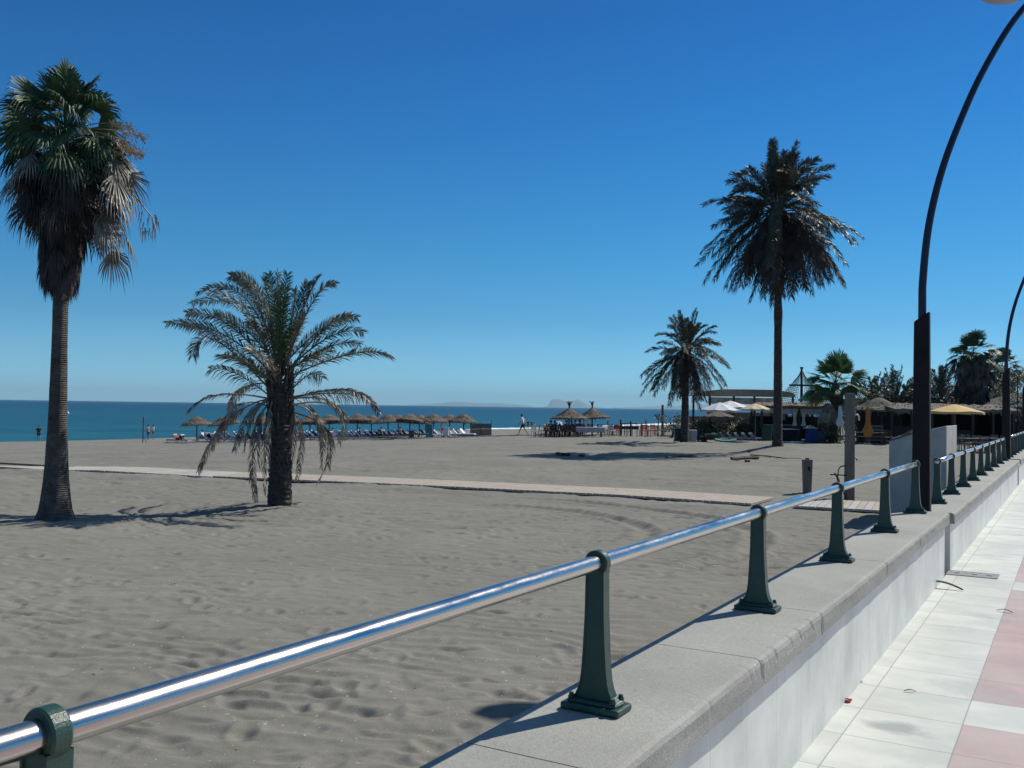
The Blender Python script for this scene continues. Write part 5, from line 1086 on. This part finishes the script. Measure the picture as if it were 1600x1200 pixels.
# ship mast with rigging
p = gp(1252, 84); zt = at(1252, 575, 84).z - p.z; zy = at(1252, 602, 84).z - p.z; o = thing('ship_mast', 'tall dark ship mast with a cross yard and rope net rigging behind the bar roof', 'mast', p)
MB().tube([(0, 0, 0), (0, 0, zt)], [.16, .10], 8).build('mast', M['darkpole'], o, smooth=True); MB().tube([(-1.1, -.1, zy), (1.2, -.1, zy)], .08, 8).build('yard', M['darkpole'], o)
MB().lathe([(.0, .1), (.16, .08), (.14, -.05), (0, -.08)], n=10, c=(0, 0, zt)).build('finial', M['darkpole'], o)
for sd in (-1, 1):
    mb = MB()
    for y in (-.5, .5):
        feet = [(sd * (.8 + .62 * k), y * 1.0, .8) for k in range(6)]; tops = [(sd * .05, y * .1, zt - .05 - .08 * k) for k in range(6)]
        for a, b_ in zip(feet, tops): mb.tube([a, b_], .015, 4)
        for j in range(2, 22):
            u = j / 24; L_ = [Vector(a).lerp(Vector(b_), u) for a, b_ in zip(feet, tops)]; mb.tube(L_, .012, 3)
    mb.build('rigging', M['rope'], o)
MB().box((0, 0, .4), (4.6, 1.6, .8), top=(5.2, 2.0)).build('deck', M['darkwood'], o)

# ------------------------------------------------------------------ clutter in front of the bars
bin_(gpt(1058.5, 60), M['greenbin'], 'dark green bin left of the medium date palm trunk', .82, .42)
o = bin_(gpt(1082, 60), M['greybin'], 'pale grey bin right of the medium date palm trunk', .74, .48); MB().tube([(-.3, 0, .6), (-.36, .1, 1.02)], .03, 6).build('handle', M['plaswhite'], o)
def crate(px, Y, w_, d_, h, m_, lab, name='crate', cat='crate', rz=0):
    o = thing(name, lab, cat, gpt(px, Y), rz); mb = MB().box((0, 0, .03), (w_, d_, .05)); n = 3
    for k in range(n):
        z = .08 + (h - .08) * (k + .5) / n
        for s in (-1, 1): mb.box((s * (w_ / 2 - .02), 0, z), (.03, d_ - .07, h / n * .7)); mb.box((0, s * (d_ / 2 - .015), z), (w_ - .005, .03, h / n * .7))
    mb.build('body', M[m_], o)
    for s in (-1, 1):
        for q in (-1, 1): MB().box((s * (w_ / 2 - .05), q * (d_ / 2 - .055), h / 2), (.04, .04, h)).build('corner', M[m_], o)
    return o
crate(1094, 60.5, .38, .4, .3, 'black', 'black crate right of the pale bin'); crate(1100.5, 60.8, .3, .35, .26, 'red', 'red crate right of the black crate')
o = thing('wheelbarrow', 'green wheelbarrow in front of the hedge', 'wheelbarrow', gpt(1112, 60.5), .1); MB().box((0, 0, .36), (.55, .4, .28), top=(.8, .6)).build('tray', M['greenbin'], o, bevel=.02)
MB().tube([(-.5, 0, .14), (-.5, .06, .14)], .15, 14).build('wheel', M['black'], o)
for s in (-1, 1): MB().tube([(-.5, s * .15, .14), (.1, s * .2, .22), (.7, s * .25, .42)], .02, 6).build('handle', M['rope'], o); MB().tube([(.25, s * .18, .25), (.3, s * .2, 0)], .02, 6).build('leg', M['rope'], o)
o = thing('paddle_board', 'turquoise board lying flat in front of the hedge', 'board', gpt(1133, 60), .1); mb = MB(); vs = []
for i in range(13):
    u = i / 12 * 2 - 1; wd = .34 * (1 - u * u) ** .5 + .01; z = .10 + .1 * u * u; vs += [(u * .75, -wd, z), (u * .75, 0, z + .08), (u * .75, wd, z), (u * .75, 0, z - .07)]
mb.add(vs, [(i * 4 + j, i * 4 + 4 + j, i * 4 + 4 + (j + 1) % 4, i * 4 + (j + 1) % 4) for i in range(12) for j in range(4)]).build('hull', M['teal'], o); MB().box((0, 0, .19), (.5, .2, .03)).build('pad', M['plaswhite'], o)
SL = None
for i in range(5):
    l = gpt(1139 + i * 11.5, 63.5)
    SL = lounger_proto('greybin', 'pale grey lounger folded flat, ' + ORD[i] + ' from the left before the hedge', 'grey loungers before the hedge', l, R(88 + 3 * i)); SL.scale = (1, .55, .6)
o = thing('leaning_panel', 'green panel with a pale edge leaning on the bar left of the tall palm trunk', 'panel', gpt(1199, 63)); MB().add([(-.36, 0, 0), (.2, 0, 0), (.36, .25, 1.0), (-.2, .25, 1.0), (-.36, .05, 0), (.2, .05, 0), (.36, .3, 1.0), (-.2, .3, 1.0)], [(0, 1, 2, 3), (7, 6, 5, 4), (0, 4, 5, 1), (1, 5, 6, 2), (2, 6, 7, 3), (3, 7, 4, 0)]).build('panel', mat('panel_green', (.05, .075, .045), .8, .2, 5), o)
MB().tube([(.22, -.01, 0), (.38, .24, 1.0)], .025, 5).build('edge', M['teal'], o); MB().tube([(0, .3, .9), (0, .7, 0)], .025, 5).build('prop', M['wood'], o)
o = thing('tarp_box', 'box under a dark blue tarpaulin in front of the bar', 'box', gpt(1268, 61.5)); MB().box((0, 0, .42), (.74, .6, .84), top=(.66, .52)).build('body', M['bluetarp'], o, bevel=.05)
MB().box((0, -.31, .2), (.5, .02, .3)).build('flap', M['bluetarp'], o); l = gpt(1266, 61.5); rn = random.Random(3); mb = MB(); vs = []
for j in range(7):
    for i in range(9): vs.append(((i / 8 - .5) * .8, (j / 6 - .5) * .55, .02 + rn.uniform(.0, .22) * math.sin(math.pi * i / 8) * math.sin(math.pi * j / 6) + .04))
c_ = MB().add(vs, [(j * 9 + i, j * 9 + i + 1, j * 9 + 10 + i, j * 9 + 9 + i) for j in range(6) for i in range(8)]).build('cushion', mat('cushion_pale', (.5, .47, .38), .9, .2, 8), loc=(l[0], l[1], l[2] + .86)); c_.modifiers.new('t', 'SOLIDIFY').thickness = .05; tag(c_, 'heap of pale cushions on the blue box', 'cushion')
o = thing('cabinet', 'grey green cabinet right of the blue tarpaulin box', 'cabinet', gpt(1283, 61.8)); MB().box((0, 0, .36), (.56, .5, .72)).build('body', mat('cabinet_grey', (.09, .1, .1), .7, .2, 5), o, bevel=.01); MB().box((0, -.26, .36), (.5, .02, .62)).build('door', mat('cabinet_door', (.11, .12, .115), .7, .2, 5), o); MB().box((.2, -.28, .4), (.03, .02, .1)).build('handle', M['metalgrey'], o)
o = thing('table', 'dark high table with a grey top just right of the tall palm trunk', 'table', gpt(1233, 62.5)); MB().box((0, 0, .80), (1.15, .6, .05)).build('table_top', M['greybin'], o); MB().box((0, .05, .39), (.95, .4, .76)).build('body', M['black'], o)
o = MB().box((0, 0, .04), (1.3, .3, .05)).build('board', M['whitecloth'], loc=gpt(1238, 60.5), rz=.05); tag(o, 'white board lying on the sand right of the tall palm trunk', 'board')
for i, (px, Y) in enumerate([(1215, 64.3), (1240, 64.5), (1330, 61), (1345, 60), (1383, 58), (1388, 59.5), (1300, 63.5)]): chair(px, Y, 'darkwood', DK, DG, .5 * i)['label'] = 'dark chair in the shade of the beach bars'
for o in bpy.data.objects:
    if o.get('label') == 'dark chair in the shade of the beach bars': o['group'] = 'dark chairs by the beach bars'
for i, (px, Y) in enumerate([(1345, 59), (1372, 58.5)]): table(gpt(px, Y), M['darkwood'], ['dark table left of the closed orange parasol', 'dark table right of the closed orange parasol'][i], .9)
for i, (px, Y) in enumerate([(1503, 47), (1511, 49), (1520, 50), (1530, 48), (1538, 47), (1548, 49), (1556, 47), (1590, 43), (1597, 45)]):
    o = chair(px, Y, 'wood', 'weathered wooden chair in front of the long thatched bar', 'wooden chairs before the long bar', .7 * i)
for i, (px, Y) in enumerate([(1516, 47.5), (1543, 48), (1583, 44)]): table(gpt(px, Y), M['wood'], 'weathered wooden table below the yellow parasol|weathered wooden table right of the yellow parasol, near the railing|weathered wooden table right of the second lamp post'.split('|')[i], 1.0)

# driftwood and cables on the sand
def strip(pts, r, lab, name, cat, m_='darkwood', n=5):
    P = [sandpt(*q) for q in pts]; c = P[0]; Q = []
    for i in range(len(P) - 1):
        for k in range(4): q = P[i].lerp(P[i + 1], k / 4); q.z = float(ground(q.x, q.y)) + r * .7 + .02; Q.append(q - c)
    q = P[-1]; q.z += r * .7 + .02; Q.append(q - c); o = MB().tube(Q, [r * (1 + .15 * math.sin(i * 2)) for i in range(len(Q))], n).build(name, M[m_], loc=c); return tag(o, lab, cat)
strip([(870, 711), (880, 712.5), (890, 712)], .07, 'short dark log lying at the edge of the tall palm shadow', 'log', 'log')
strip([(905, 714), (912, 714.5)], .05, 'small dark stick right of the log in the palm shadow', 'stick', 'stick')
strip([(1143, 719), (1160, 718), (1185, 717.5)], .07, 'dark plank lying in front of the tall palm', 'plank', 'plank')
strip([(1164, 722.5), (1171, 722.5)], .05, 'small dark stick below the plank near the tall palm', 'stick', 'stick')
strip([(1095, 713.5), (1130, 712), (1160, 709), (1180, 706.5), (1200, 704)], .025, 'dark cable running over the sand to the tall palm', 'cable', 'cable')
strip([(1040, 716), (1065, 714.5), (1090, 713.5)], .035, 'dark rope on the sand left of the cable', 'rope', 'rope')
strip([(1172, 712), (1200, 714), (1225, 717.5), (1252, 718)], .028, 'dark hose lying on the sand below the tall palm trunk', 'hose', 'hose')
# dense dark trees and shrubs closing the view behind the bars
for i, (px, Y, w_, h, mk, lb) in enumerate([(1345, 82, 3.2, 4.2, 'bush', 'dark shrub behind the bars under the leftmost small palm crown'), (1412, 84, 4.2, 4.3, 'bush', 'dark shrub behind the bars just left of the near lamp post'), (1448, 82, 3.2, 4.4, 'bush', 'dark shrub hidden partly by the near lamp post'), (1490, 84, 4.2, 5.4, 'bush', 'dark shrub between the upright date palm and the tallest fan palm'), (1545, 86, 4.0, 6.9, 'bush', 'tall dark bush under the fan palms at right'), (1585, 80, 4.0, 6.8, 'bush', 'tall dark bush at the right edge beside the second lamp post'), (1610, 70, 4.2, 6.2, 'bush', 'dark bush cut by the right edge of the picture')]):
    bush(px, Y, w_, h, lb, mk, 60 + i, n=3600)
p = gp(1590, 60); o = thing('street_lamp', 'small thin street lamp with two short arms far off at the right edge', 'street lamp', p); zt = at(1590, 576, 60).z - p.z
MB().tube([(0, 0, 0), (0, 0, zt - .5)], .04, 8).build('pole', M['darkpole'], o)
for s in (-1, 1): MB().tube([(0, 0, zt - .55), (s * .35, 0, zt - .1), (s * .5, 0, zt)], .03, 6).build('arm', M['darkpole'], o); MB().box((s * .62, 0, zt + .02), (.3, .12, .06)).build('lamp_head', M['darkpole'], o)
